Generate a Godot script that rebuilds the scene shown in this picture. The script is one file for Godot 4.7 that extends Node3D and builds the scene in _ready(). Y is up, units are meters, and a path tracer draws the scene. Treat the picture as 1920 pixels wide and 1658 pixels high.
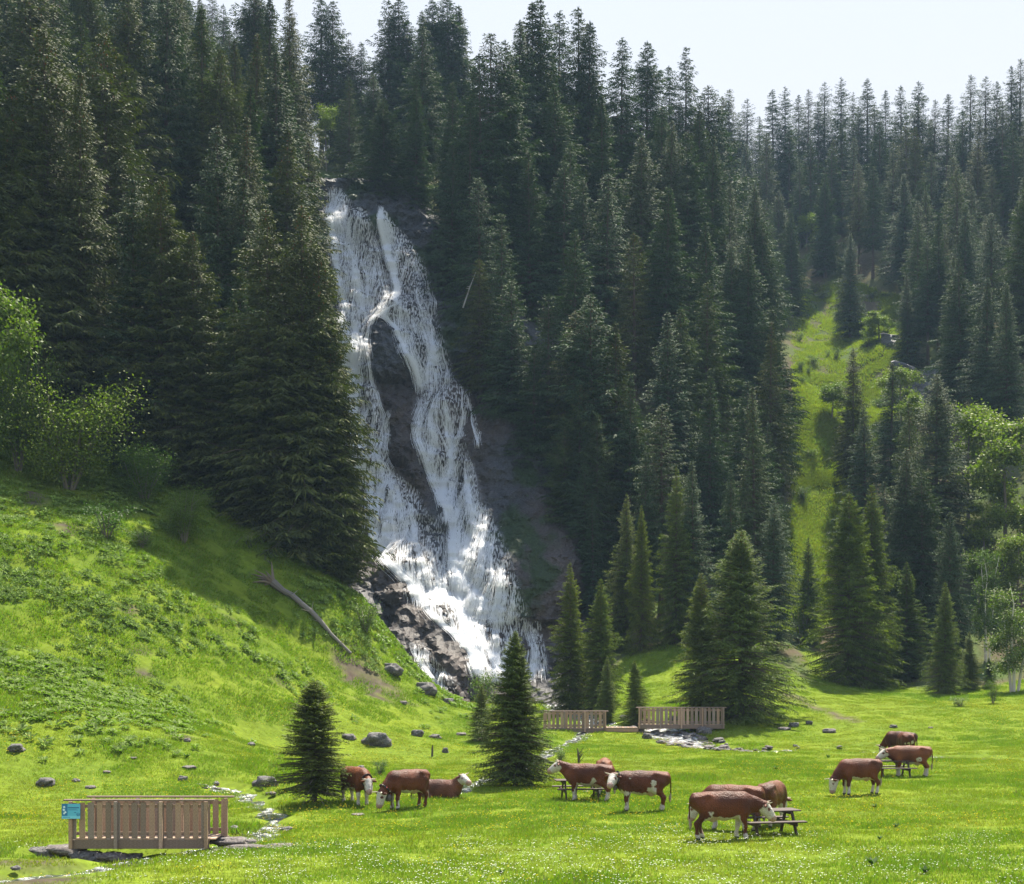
extends Node3D
# An alpine meadow below a waterfall. Distances in metres, the camera looks along -Z; "d" is the distance along -Z.
# px, py are pixels of the photograph (1920 x 1658); a thing's distance comes from the ground it stands on.

const F := 2700.0       # focal length in pixels of the photograph
const HZ := 1236.0      # pixel row of the horizon
const EYE := 5.35       # height of the camera above the meadow

var rng := RandomNumberGenerator.new()
var n_big := FastNoiseLite.new()
var n_mid := FastNoiseLite.new()
var n_fine := FastNoiseLite.new()
var n_cell := FastNoiseLite.new()
var used := {}
var M := {}


# ---------------------------------------------------------------- naming and tagging
func numbered(called: String) -> String:
	var n: int = used.get(called, 0)
	used[called] = n + 1
	return called if n == 0 else "%s_%03d" % [called, n]

func tag(o: Node, label: String, category: String, group := "", kind := "") -> Node:
	if label: o.set_meta("label", label)
	if category: o.set_meta("category", category)
	if group: o.set_meta("group", group)
	if kind: o.set_meta("kind", kind)
	return o

func base(called: String, at: Vector3, turn := 0.0) -> Node3D:
	var o := Node3D.new()
	o.name = numbered(called)
	add_child(o)
	o.position = at
	o.rotation.y = turn
	return o

func part(called: String, mesh: Mesh, mat: Material, parent: Node, at := Vector3.ZERO, rot := Vector3.ZERO) -> MeshInstance3D:
	var o := MeshInstance3D.new()
	o.name = called
	o.mesh = mesh
	o.material_override = mat
	parent.add_child(o, true)
	o.position = at
	o.rotation = rot
	return o

func top(called: String, mesh: Mesh, mat: Material, at := Vector3.ZERO) -> MeshInstance3D:
	var o := MeshInstance3D.new()
	o.name = numbered(called)
	o.mesh = mesh
	o.material_override = mat
	add_child(o)
	o.position = at
	return o

func many(called: String, mesh: Mesh, mat: Material, places: Array, parent: Node = self) -> MultiMeshInstance3D:
	var mm := MultiMesh.new()
	mm.transform_format = MultiMesh.TRANSFORM_3D
	mm.mesh = mesh
	mm.instance_count = places.size()
	for i in places.size():
		mm.set_instance_transform(i, places[i])
	var o := MultiMeshInstance3D.new()
	o.name = numbered(called) if parent == self else called
	o.multimesh = mm
	o.material_override = mat
	parent.add_child(o, true)
	return o


# ---------------------------------------------------------------- mesh helpers
class Soup:                       # loose triangles with flat normals, clockwise fronts
	var v := PackedVector3Array()
	var c := PackedColorArray()
	func tri(a: Vector3, b: Vector3, d: Vector3, col: Color) -> void:
		v.append(a); v.append(b); v.append(d)
		c.append(col); c.append(col); c.append(col)
	func quad(a: Vector3, b: Vector3, d: Vector3, e: Vector3, col: Color) -> void:
		tri(a, b, d, col); tri(a, d, e, col)
	func kite(p: Vector3, along: Vector3, side: Vector3, col: Color) -> void:
		var m := p + along * 0.42
		tri(p, m + side, p + along, col); tri(p, p + along, m - side, col)
	func tube(points: Array, radii: Array, sides: int, col: Color) -> void:
		var rings := []
		for i in points.size():
			var dir: Vector3 = (points[mini(i + 1, points.size() - 1)] - points[maxi(i - 1, 0)]).normalized()
			var x := dir.cross(Vector3(0.31, 0.2, 0.93)).normalized()
			var y := dir.cross(x)
			var ring := PackedVector3Array()
			for k in sides:
				var a := TAU * k / sides
				ring.append(points[i] + (x * cos(a) + y * sin(a)) * radii[i])
			rings.append(ring)
		for i in points.size() - 1:
			for k in sides:
				var l := (k + 1) % sides
				quad(rings[i][k], rings[i + 1][k], rings[i + 1][l], rings[i][l], col)
	func mesh() -> ArrayMesh:
		var n := PackedVector3Array()
		n.resize(v.size())
		for i in range(0, v.size(), 3):
			var q := (v[i + 2] - v[i]).cross(v[i + 1] - v[i]).normalized()
			n[i] = q; n[i + 1] = q; n[i + 2] = q
		var a := []
		a.resize(Mesh.ARRAY_MAX)
		a[Mesh.ARRAY_VERTEX] = v
		a[Mesh.ARRAY_NORMAL] = n
		a[Mesh.ARRAY_COLOR] = c
		var m := ArrayMesh.new()
		m.add_surface_from_arrays(Mesh.PRIMITIVE_TRIANGLES, a)
		return m

func smooth_mesh(v: PackedVector3Array, idx: PackedInt32Array, c = null, uv = null) -> ArrayMesh:
	var n := PackedVector3Array()
	n.resize(v.size())
	for i in range(0, idx.size(), 3):
		var q := (v[idx[i + 2]] - v[idx[i]]).cross(v[idx[i + 1]] - v[idx[i]])
		n[idx[i]] += q; n[idx[i + 1]] += q; n[idx[i + 2]] += q
	for i in n.size():
		n[i] = n[i].normalized()
	var a := []
	a.resize(Mesh.ARRAY_MAX)
	a[Mesh.ARRAY_VERTEX] = v
	a[Mesh.ARRAY_NORMAL] = n
	a[Mesh.ARRAY_INDEX] = idx
	if c != null:
		a[Mesh.ARRAY_COLOR] = c
	if uv != null:
		a[Mesh.ARRAY_TEX_UV] = uv
	var m := ArrayMesh.new()
	m.add_surface_from_arrays(Mesh.PRIMITIVE_TRIANGLES, a)
	return m

func block(s: Vector3, b := 0.008) -> ArrayMesh:        # a box with chamfered edges
	var sp := Soup.new()
	var h := s * 0.5
	b = minf(b, minf(h.x, minf(h.y, h.z)) * 0.6)
	var w := Color.WHITE
	var ax := [Vector3.RIGHT, Vector3.UP, Vector3.BACK]
	for i in 3:
		var u: Vector3 = ax[(i + 1) % 3]
		var t: Vector3 = ax[(i + 2) % 3]
		var hu := h.dot(u) - b
		var ht := h.dot(t) - b
		for sg in [-1.0, 1.0]:
			var n: Vector3 = ax[i] * sg
			var o := n * h.dot(ax[i])
			var p := [o - u * hu - t * ht, o + u * hu - t * ht, o + u * hu + t * ht, o - u * hu + t * ht]
			if sg > 0: sp.quad(p[0], p[3], p[2], p[1], w)
			else: sp.quad(p[0], p[1], p[2], p[3], w)
	for i in 3:                                   # edge chamfers along axis i
		var u: Vector3 = ax[(i + 1) % 3]
		var t: Vector3 = ax[(i + 2) % 3]
		var l: Vector3 = ax[i] * (h.dot(ax[i]) - b)
		for su in [-1.0, 1.0]:
			for st in [-1.0, 1.0]:
				var p0: Vector3 = u * su * h.dot(u) + t * st * (h.dot(t) - b)
				var p1: Vector3 = u * su * (h.dot(u) - b) + t * st * h.dot(t)
				if su * st > 0: sp.quad(p0 - l, p1 - l, p1 + l, p0 + l, w)
				else: sp.quad(p0 - l, p0 + l, p1 + l, p1 - l, w)
	return sp.mesh()


# ---------------------------------------------------------------- the lie of the land
var ctl := []            # [x, d, y]
var tps_w := PackedFloat64Array()
const G0 := Vector2(-216, -42)
const GS := 6.0
const GNX := 73
const GND := 86
var g_base := PackedFloat32Array()
var streams := []        # [points (Vector2 x,d), half width, depth]
var tree_line := []      # (x, d) from which on the wood begins
var glade := PackedVector2Array()

func pix(px: float, py: float, d: float) -> Vector3:
	return Vector3((px - 960.0) * d / F, EYE + (HZ - py) * d / F, -d)

func solve_land() -> void:
	var raw := [  # px, py, d
		[0, 1450, 60], [0, 1160, 80], [0, 890, 100], [0, 700, 118],
		[150, 1330, 68], [150, 1100, 85], [180, 940, 99],
		[300, 1472, 60], [300, 1335, 75], [300, 1110, 90], [340, 1010, 99],
		[500, 1400, 74], [500, 1235, 90], [500, 1085, 100], [520, 1010, 108],
		[650, 1385, 82], [650, 1282, 95], [660, 1145, 102], [690, 1135, 105],
		[720, 1192, 105], [800, 1278, 106], [870, 1330, 105], [870, 1300, 116], [780, 1290, 116],
		[960, 1360, 96], [1100, 1372, 95], [1280, 1372, 95], [1400, 1362, 97], [1385, 1344, 99],
		[1480, 1312, 110], [1700, 1330, 105], [1900, 1330, 104], [1100, 1330, 104], [1230, 1290, 112],
		[1590, 1287, 124], [1772, 1302, 119], [1900, 1296, 121], [1180, 1215, 126], [1270, 1203, 127],
		[1500, 1225, 138], [1700, 1200, 142], [1900, 1190, 140], [1400, 1190, 134],
		[1500, 1130, 160], [1570, 1000, 176], [1560, 800, 220], [1550, 650, 255], [1560, 545, 285],
		[1600, 335, 345], [1400, 385, 345], [1800, 350, 345], [1930, 300, 345],
		[1750, 760, 200], [1900, 760, 195], [1900, 560, 250], [1750, 600, 240], [1700, 950, 170], [1900, 950, 165]]
	for r in raw:
		var p := pix(r[0], r[1], r[2])
		ctl.append([p.x, float(r[2]), p.y])
	var more := [ # x, d, y
		[-20, 20, 0], [0, 20, 0], [20, 20, 0], [-60, 20, 2], [60, 20, 1], [0, -40, 0.5], [-120, -40, 4], [120, -40, 4],
		[-10, 42, -0.05], [3, 45, 0], [16, 45, 0], [-18, 45, 0.1], [-6, 60, 0], [8, 60, 0], [19, 60, 0], [28, 60, 0.3],
		[-3, 80, 0.15], [9, 80, 0.1], [24, 80, 0.2], [34, 90, 0.6], [-12, 76, 0.1],
		[-45, 60, 6], [-60, 90, 24], [-75, 60, 18], [60, 60, 4], [65, 95, 8], [75, 130, 18],
		[5, 140, 9], [7, 175, 40], [7, 208, 72], [9, 230, 80], [5, 300, 82], [0, 420, 86],
		[17, 140, 10], [22, 175, 36], [26, 208, 62], [29, 228, 69], [36, 270, 72],
		[25, 140, 8], [32, 175, 24], [38, 200, 45], [42, 235, 56],
		[-1, 126, 2.5], [-1, 150, 28], [-2, 168, 44], [-2, 182, 58], [-12, 184, 64], [-22, 184, 64.5], [-22, 205, 71], [-24, 240, 87], [-6, 206, 74], [-6, 245, 87], [-15, 320, 92],
		[-14, 116, 13], [-17, 128, 21], [-24, 140, 34], [-27, 158, 47], [-29, 180, 63], [-13, 121, 12],
		[-28, 115, 21.5], [-34, 140, 39], [-42, 180, 68], [-55, 230, 94], [-38, 115, 27], [-48, 140, 44], [-65, 180, 74], [-50, 330, 104],
		[-90, 120, 44], [-120, 180, 80], [-140, 300, 110], [-120, 430, 112], [90, 180, 50], [110, 240, 86], [130, 330, 128], [150, 200, 62],
		[70, 420, 122], [140, 440, 128], [20, 345, 104], [-100, 30, 16], [110, 40, 10], [120, 120, 26]]
	for r in more:
		ctl.append([float(r[0]), float(r[1]), float(r[2])])
	var n := ctl.size()
	var N := n + 3
	var A := []
	for i in n:
		var row := PackedFloat64Array()
		row.resize(N + 1)
		for j in n:
			row[j] = tps(ctl[i][0] - ctl[j][0], ctl[i][1] - ctl[j][1])
		row[i] += 0.0004
		row[n] = 1.0; row[n + 1] = ctl[i][0] * 0.01; row[n + 2] = ctl[i][1] * 0.01
		row[N] = ctl[i][2]
		A.append(row)
	for k in 3:
		var row := PackedFloat64Array()
		row.resize(N + 1)
		for j in n:
			row[j] = 1.0 if k == 0 else ctl[j][k - 1] * 0.01
		A.append(row)
	for c in N:
		var best := c
		for r in range(c + 1, N):
			if absf(A[r][c]) > absf(A[best][c]): best = r
		var sw: PackedFloat64Array = A[c]
		A[c] = A[best]; A[best] = sw
		var pr: PackedFloat64Array = A[c]
		for r in range(c + 1, N):
			var rr: PackedFloat64Array = A[r]
			var f := rr[c] / pr[c]
			if f != 0.0:
				for k in range(c, N + 1):
					rr[k] -= f * pr[k]
				A[r] = rr
	tps_w.resize(N)
	for r in range(N - 1, -1, -1):
		var rr: PackedFloat64Array = A[r]
		var s := rr[N]
		for k in range(r + 1, N):
			s -= rr[k] * tps_w[k]
		tps_w[r] = s / rr[r]
	g_base.resize(GNX * GND)
	for j in GND:
		for i in GNX:
			var x := G0.x + i * GS
			var d := G0.y + j * GS
			var s := tps_w[n] + tps_w[n + 1] * x * 0.01 + tps_w[n + 2] * d * 0.01
			for k in n:
				s += tps_w[k] * tps(x - ctl[k][0], d - ctl[k][1])
			g_base[j * GNX + i] = s

func tps(x: float, d: float) -> float:
	var r2 := (x * x + d * d) * 0.0001
	return 0.0 if r2 < 1e-12 else r2 * log(r2)

func cub(a: float, b: float, c: float, d: float, t: float) -> float:
	return b + 0.5 * t * (c - a + t * (2.0 * a - 5.0 * b + 4.0 * c - d + t * (3.0 * (b - c) + d - a)))

func land(x: float, d: float) -> float:
	var u := clampf((x - G0.x) / GS, 1.0, GNX - 3.01)
	var w := clampf((d - G0.y) / GS, 1.0, GND - 3.01)
	var i := int(u)
	var j := int(w)
	u -= i
	w -= j
	var k := (j - 1) * GNX + i - 1
	var a := cub(g_base[k], g_base[k + 1], g_base[k + 2], g_base[k + 3], u)
	k += GNX
	var b := cub(g_base[k], g_base[k + 1], g_base[k + 2], g_base[k + 3], u)
	k += GNX
	var c := cub(g_base[k], g_base[k + 1], g_base[k + 2], g_base[k + 3], u)
	k += GNX
	var e := cub(g_base[k], g_base[k + 1], g_base[k + 2], g_base[k + 3], u)
	var y := cub(a, b, c, e, w)
	if d > 112.0 and d < 182.0 and x > -30.0 and x < 10.0:      # the gorge behind the rock face of the waterfall
		var m := smoothstep(-0.135 * d - 4.0, -0.135 * d + 1.0, x) * (1.0 - smoothstep(3.0, 8.0, x))
		y = lerpf(y, minf(y, face_y(d) - 4.0), m)
	return y

func seg_dist(p: Vector2, a: Vector2, b: Vector2) -> float:
	var ab := b - a
	var t := clampf((p - a).dot(ab) / ab.length_squared(), 0.0, 1.0)
	return p.distance_to(a + ab * t)

func ground(x: float, d: float) -> float:
	var y := land(x, d)
	var slope := clampf((y - 1.5) / 6.0, 0.0, 1.0)
	y += n_mid.get_noise_2d(x, d) * (0.10 + 0.5 * slope) + n_fine.get_noise_2d(x, d) * (0.035 + 0.16 * slope)
	if d < 43.5 and d > 37.0 and x < -7.5 and x > -15.5:       # the gully at the plank bridge
		y -= 0.62 * (1.0 - smoothstep(0.35, 1.0, Vector2((x + 11.7) / 2.9, (d - 40.3) / 2.2).length() + 0.12 * n_fine.get_noise_2d(x, d)))
	if d > 30.0 and d < 132.0 and y < 6.0:
		var p := Vector2(x, d)
		for s in streams:
			var bb: Rect2 = s[3]
			if not bb.has_point(p): continue
			var pts: Array = s[0]
			var best := 99.0
			for k in pts.size() - 1:
				best = minf(best, seg_dist(p, pts[k], pts[k + 1]))
			if best < s[1] * 2.2:
				y -= s[2] * (1.0 - smoothstep(s[1] * 0.75, s[1] * 1.5, best + 0.3 * n_fine.get_noise_2d(x * 2.0, d * 2.0)))
	return y

func hit(px: float, py: float, from := 30.0) -> float:    # distance at which the line of sight through a pixel meets the ground
	var d := from
	var kx := (px - 960.0) / F
	var ky := (HZ - py) / F
	while d < 420.0:
		if EYE + ky * d <= land(kx * d, d): return d
		d += 0.25
	return 420.0

func on_pixel(px: float, py: float) -> Vector3:
	var d := hit(px, py)
	var x := (px - 960.0) * d / F
	return Vector3(x, ground(x, d), -d)

func is_wood(x: float, d: float) -> bool:
	if d < 95.0: return false
	for k in tree_line.size() - 1:
		var a: Vector2 = tree_line[k]
		var b: Vector2 = tree_line[k + 1]
		if x >= a.x and x < b.x:
			return d > lerpf(a.y, b.y, (x - a.x) / (b.x - a.x)) and not Geometry2D.is_point_in_polygon(Vector2(x, d), glade)
	return d > 100.0

func lay_lines() -> void:
	for q in [[-60, 760], [0, 800], [180, 850], [350, 920], [450, 962], [560, 1040], [650, 1108], [690, 1145]]:
		var d := hit(q[0], q[1])
		tree_line.append(Vector2((q[0] - 960.0) * d / F, d))
	tree_line.append(Vector2(-8, 128)); tree_line.append(Vector2(0, 128))
	for q in [[1060, 1322], [1180, 1220], [1280, 1208], [1400, 1195], [1500, 1205], [1530, 1288], [1720, 1292], [1850, 1285], [1960, 1270]]:
		var d := hit(q[0], q[1])
		tree_line.append(Vector2((q[0] - 960.0) * d / F, d))
	tree_line.sort_custom(func(a, b): return a.x < b.x)
	for q in [[1495, 560], [1575, 530], [1670, 560], [1705, 650], [1670, 770], [1590, 890], [1542, 1110], [1500, 1190], [1478, 1150], [1500, 900], [1502, 700]]:
		var d := hit(q[0], q[1])
		glade.append(Vector2((q[0] - 960.0) * d / F, d))
	var ways := [
		[[[360, 1460], [430, 1477], [480, 1500], [512, 1535], [470, 1566], [380, 1588], [300, 1602], [210, 1618], [100, 1634], [-60, 1650]], 0.6, 0.36],
		[[[1105, 1352], [1090, 1378], [1040, 1402], [985, 1432], [905, 1462], [850, 1485], [800, 1500]], 0.5, 0.22],
		[[[930, 1282], [1000, 1305], [1110, 1340], [1225, 1352], [1258, 1370], [1290, 1388], [1350, 1402], [1430, 1408]], 1.5, 0.32],
		[[[1430, 1408], [1520, 1402], [1640, 1408], [1780, 1417], [1990, 1424]], 0.85, 0.28]]
	for w in ways:
		var pts := []
		for q in w[0]:
			var d := hit(q[0], q[1])
			pts.append(Vector2((q[0] - 960.0) * d / F, d))
		# smooth the bends
		var fine := []
		for k in pts.size() - 1:
			var a: Vector2 = pts[maxi(k - 1, 0)]
			var e: Vector2 = pts[mini(k + 2, pts.size() - 1)]
			for t in 4:
				fine.append(pts[k].cubic_interpolate(pts[k + 1], a, e, t / 4.0))
		fine.append(pts[-1])
		var bb := Rect2(fine[0], Vector2.ZERO)
		for p in fine: bb = bb.expand(p)
		streams.append([fine, w[1], w[2], bb.grow(w[1] * 2.5)])

# ---- the rock face under the waterfall, as distance over height
func face_d(y: float) -> float:
	if y < 23.0: return 124.0 + (y - 2.0) * 1.25
	return 150.25 + (y - 23.0) * 0.72
func face_y(d: float) -> float:
	if d < 150.25: return 2.0 + (d - 124.0) / 1.25
	return 23.0 + (d - 150.25) / 0.72
func face_hit(px: float, py: float) -> Vector2:      # x, y on the rock face behind a pixel
	var d := 118.0
	var ky := (HZ - py) / F
	while d < 192.0 and EYE + ky * d > face_y(d):
		d += 0.1
	return Vector2((px - 960.0) * d / F, EYE + ky * d)

var bulges := []
var face_right := []
func plan_face() -> void:
	for b in [[735, 655, 4.2, 2.6], [790, 830, 3.6, 1.6], [848, 770, 2.8, 1.8], [760, 1075, 3.2, 1.8], [800, 1180, 3.6, 1.6], [855, 1245, 3.2, 1.8],
			[985, 930, 7.0, 4.6], [1000, 1040, 6.4, 4.6], [958, 850, 6.0, 3.6], [905, 660, 3.4, 2.2], [870, 620, 3.0, 1.6], [745, 590, 2.6, 1.6],
			[640, 600, 2.4, 1.2], [700, 400, 3.0, 1.6], [660, 640, 2.0, 1.2], [720, 760, 3.0, 1.0], [830, 960, 2.4, 1.2], [880, 1030, 3.0, 1.0], [735, 950, 2.4, 1.2], [930, 1120, 2.6, 1.0], [780, 1260, 2.6, 1.4]]:
		var q := face_hit(b[0], b[1])
		bulges.append([q.x, q.y, b[2], b[3]])
	for e in [[330, 735], [450, 830], [600, 965], [750, 1000], [860, 1070], [1000, 1085], [1120, 1062], [1290, 1040]]:
		face_right.append(face_hit(e[1], e[0]))

func rock_d(x: float, y: float) -> float:
	var d := face_d(y)
	var ws := n_big.get_noise_2d(x * 3.0, y * 3.0) * 2.0
	var calm := 1.0
	for k in [6, 7, 8]:
		var b: Array = bulges[k]
		calm = minf(calm, 0.6 + 0.4 * smoothstep(0.8, 1.3, Vector2(x - b[0], y - b[1]).length() / b[2]))
	var strata := (y * 0.92 + x * 0.42 + ws) / 3.1       # tilted beds of rock
	var fr := strata - floorf(strata)
	d -= calm * (fr * fr * 0.9) * (0.7 + 0.6 * n_mid.get_noise_2d(x * 2.0, y * 2.0))
	d -= calm * (n_cell.get_noise_2d(x * 2.6 + y * 0.8, y * 2.2 - x * 0.9) + 0.5) * 0.55
	d -= calm * (n_cell.get_noise_2d(x * 1.0, y * 0.7) + 0.5) * 1.3 + calm * n_mid.get_noise_2d(x * 3.0 + 50.0, y * 3.0) * 0.9 + n_fine.get_noise_2d(x * 2.2, y * 2.2) * 0.35
	var out := 0.0
	for b in bulges:
		var q: float = ((x - b[0]) * (x - b[0]) + (y - b[1]) * (y - b[1]) * 0.8) / (b[2] * b[2])
		if q < 1.0: out = maxf(out, b[3] * sqrt(1.0 - q))
	d -= out
	var r := 99.0
	for k in face_right.size() - 1:
		var a: Vector2 = face_right[k]
		var c: Vector2 = face_right[k + 1]
		if y <= a.y and y > c.y: r = lerpf(a.x, c.x, (y - a.y) / (c.y - a.y))
	if y <= face_right[-1].y: r = face_right[-1].x
	if y > face_right[0].y: r = face_right[0].x
	d += maxf(0.0, x - r) * 1.6 + maxf(0.0, -0.137 * face_d(y) - x) * 1.4
	return d


# ---------------------------------------------------------------- materials
func noise_tex(freq: float, lo: float, hi: float, seed_: int, size := 512, as_normal := false) -> NoiseTexture2D:
	var n := FastNoiseLite.new()
	n.seed = seed_
	n.frequency = freq
	n.fractal_octaves = 5
	var t := NoiseTexture2D.new()
	t.width = size
	t.height = size
	t.seamless = true
	t.noise = n
	if as_normal:
		t.as_normal_map = true
		t.bump_strength = 6.0
	else:
		var g := Gradient.new()
		g.set_color(0, Color(lo, lo, lo))
		g.set_color(1, Color(hi, hi, hi))
		t.color_ramp = g
	return t

func mat(col: Color, rough := 0.9, vertex := true, spec := 0.3) -> StandardMaterial3D:
	var m := StandardMaterial3D.new()
	m.albedo_color = Color(col.r, col.g, col.b).linear_to_srgb()
	m.roughness = rough
	m.metallic_specular = spec
	m.vertex_color_use_as_albedo = vertex
	m.cull_mode = BaseMaterial3D.CULL_DISABLED
	return m

func triplanar(m: StandardMaterial3D, tex: Texture2D, scale: float, bump: Texture2D = null, bump_scale := 1.0) -> StandardMaterial3D:
	m.uv1_triplanar = true
	m.uv1_world_triplanar = true
	m.uv1_scale = Vector3.ONE * scale
	m.albedo_texture = tex
	if bump:
		m.heightmap_enabled = true
		m.heightmap_texture = bump
		m.heightmap_scale = bump_scale
	return m

func make_materials() -> void:
	var mottled := noise_tex(0.012, 0.72, 1.0, 4)
	var rocky := noise_tex(0.02, 0.45, 1.0, 9, 1024)
	M.land = triplanar(mat(Color.WHITE, 1.0, true, 0.1), mottled, 0.35)
	M.rock = triplanar(mat(Color.WHITE, 0.62, true, 0.4), rocky, 0.16, rocky, 14.0)
	M.wet_rock = triplanar(mat(Color(1.0, 1.0, 1.0), 0.66, true, 0.3), rocky, 0.2, rocky, 6.0)
	M.stone = triplanar(mat(Color.WHITE, 0.8, true, 0.3), rocky, 0.5, rocky, 4.0)
	M.bark = mat(Color.WHITE, 0.95, true, 0.2)
	M.spruce = []
	for t in [Color(1.0, 1.0, 1.0), Color(1.25, 1.05, 0.8), Color(0.85, 1.0, 1.05), Color(1.15, 1.15, 0.95), Color(0.75, 0.85, 0.85)]:
		var m := mat(Color(t.r * 0.78, t.g * 0.78, t.b * 0.78), 0.75, true, 0.35)
		m.backlight_enabled = true
		m.backlight = Color(0.5, 0.56, 0.28)
		M.spruce.append(m)
	M.young = []  # brighter copy of the spruce tints: sunlight on the front conifers put into their colour
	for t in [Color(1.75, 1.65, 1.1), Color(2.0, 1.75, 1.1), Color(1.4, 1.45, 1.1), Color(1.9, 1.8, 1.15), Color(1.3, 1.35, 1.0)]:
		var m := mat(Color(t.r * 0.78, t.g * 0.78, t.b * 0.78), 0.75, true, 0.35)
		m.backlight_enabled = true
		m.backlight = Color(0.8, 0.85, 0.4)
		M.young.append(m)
	M.leaf = []
	for t in [Color(1.15, 1.15, 1.1), Color(1.6, 1.45, 1.2), Color(0.95, 1.1, 0.95)]:
		var m := mat(Color(t.r * 0.8, t.g * 0.8, t.b * 0.8), 0.6, true, 0.35)
		m.backlight_enabled = true
		m.backlight = Color(0.75, 0.85, 0.4)
		M.leaf.append(m)
	M.grass = mat(Color.WHITE, 0.7, true, 0.3)
	M.grass.backlight_enabled = true
	M.grass.backlight = Color(0.85, 0.95, 0.4)
	M.petal = mat(Color.WHITE, 0.8, true, 0.2)
	M.petal.backlight_enabled = true
	M.petal.backlight = Color(0.6, 0.6, 0.6)
	M.white_water = mat(Color.WHITE, 0.5, true, 0.5)
	M.white_water.backlight_enabled = true
	M.white_water.backlight = Color(1, 1, 1)
	M.veil = mat(Color.WHITE, 0.6, true, 0.3)
	M.veil.transparency = BaseMaterial3D.TRANSPARENCY_ALPHA
	M.veil.backlight_enabled = true
	M.veil.backlight = Color(1, 1, 1)
	var streak := noise_tex(0.018, 0.0, 1.0, 61, 1024)
	var sg := Gradient.new()
	sg.offsets = PackedFloat32Array([0.36, 0.50, 0.66])
	sg.colors = PackedColorArray([Color(1, 1, 1, 0.0), Color(1, 1, 1, 0.42), Color(1, 1, 1, 0.92)])
	streak.color_ramp = sg
	M.veil.albedo_texture = streak
	var ripple := noise_tex(0.02, 0.0, 1.0, 21)
	M.stream = triplanar(mat(Color.WHITE, 0.12, true, 0.6), noise_tex(0.03, 0.55, 1.0, 33), 0.6, ripple, 6.0)
	M.wood = []
	var grain := noise_tex(0.05, 0.55, 1.0, 15, 256)
	for c in [Color(0.54, 0.37, 0.26), Color(0.38, 0.285, 0.22), Color(0.62, 0.42, 0.29), Color(0.45, 0.36, 0.30), Color(0.70, 0.50, 0.36)]:
		var m := mat(c, 0.8, false, 0.3)
		m.uv1_triplanar = true
		m.uv1_scale = Vector3(9.0, 1.1, 9.0)
		m.albedo_texture = grain
		M.wood.append(m)
	M.beam = mat(Color(0.34, 0.255, 0.20), 0.85, false)
	M.beam.uv1_triplanar = true
	M.beam.uv1_scale = Vector3(1.0, 9.0, 9.0)
	M.beam.albedo_texture = grain
	M.table = mat(Color(0.11, 0.072, 0.06), 0.6, false, 0.4)
	M.table.uv1_triplanar = true
	M.table.uv1_scale = Vector3(1.0, 9.0, 9.0)
	M.table.albedo_texture = grain
	M.hide = mat(Color.WHITE, 0.5, true, 0.3)
	M.hide.uv1_triplanar = true
	M.hide.uv1_scale = Vector3.ONE * 1.3
	M.hide.albedo_texture = noise_tex(0.03, 0.66, 1.0, 71)
	M.hide.heightmap_enabled = true
	M.hide.heightmap_texture = noise_tex(0.025, 0.0, 1.0, 73)
	M.hide.heightmap_scale = 2.5
	M.horn = mat(Color(0.5, 0.42, 0.32), 0.5, false)
	M.eye = mat(Color(0.01, 0.008, 0.007), 0.15, false, 0.6)
	M.bell = mat(Color(0.10, 0.09, 0.085), 0.45, false, 0.5)
	M.bell.metallic = 0.6
	M.strap = mat(Color(0.03, 0.025, 0.03), 0.7, false)
	M.decor = mat(Color(0.45, 0.1, 0.1), 0.7, false)
	M.dead = mat(Color.WHITE, 0.85, true, 0.3)


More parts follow.
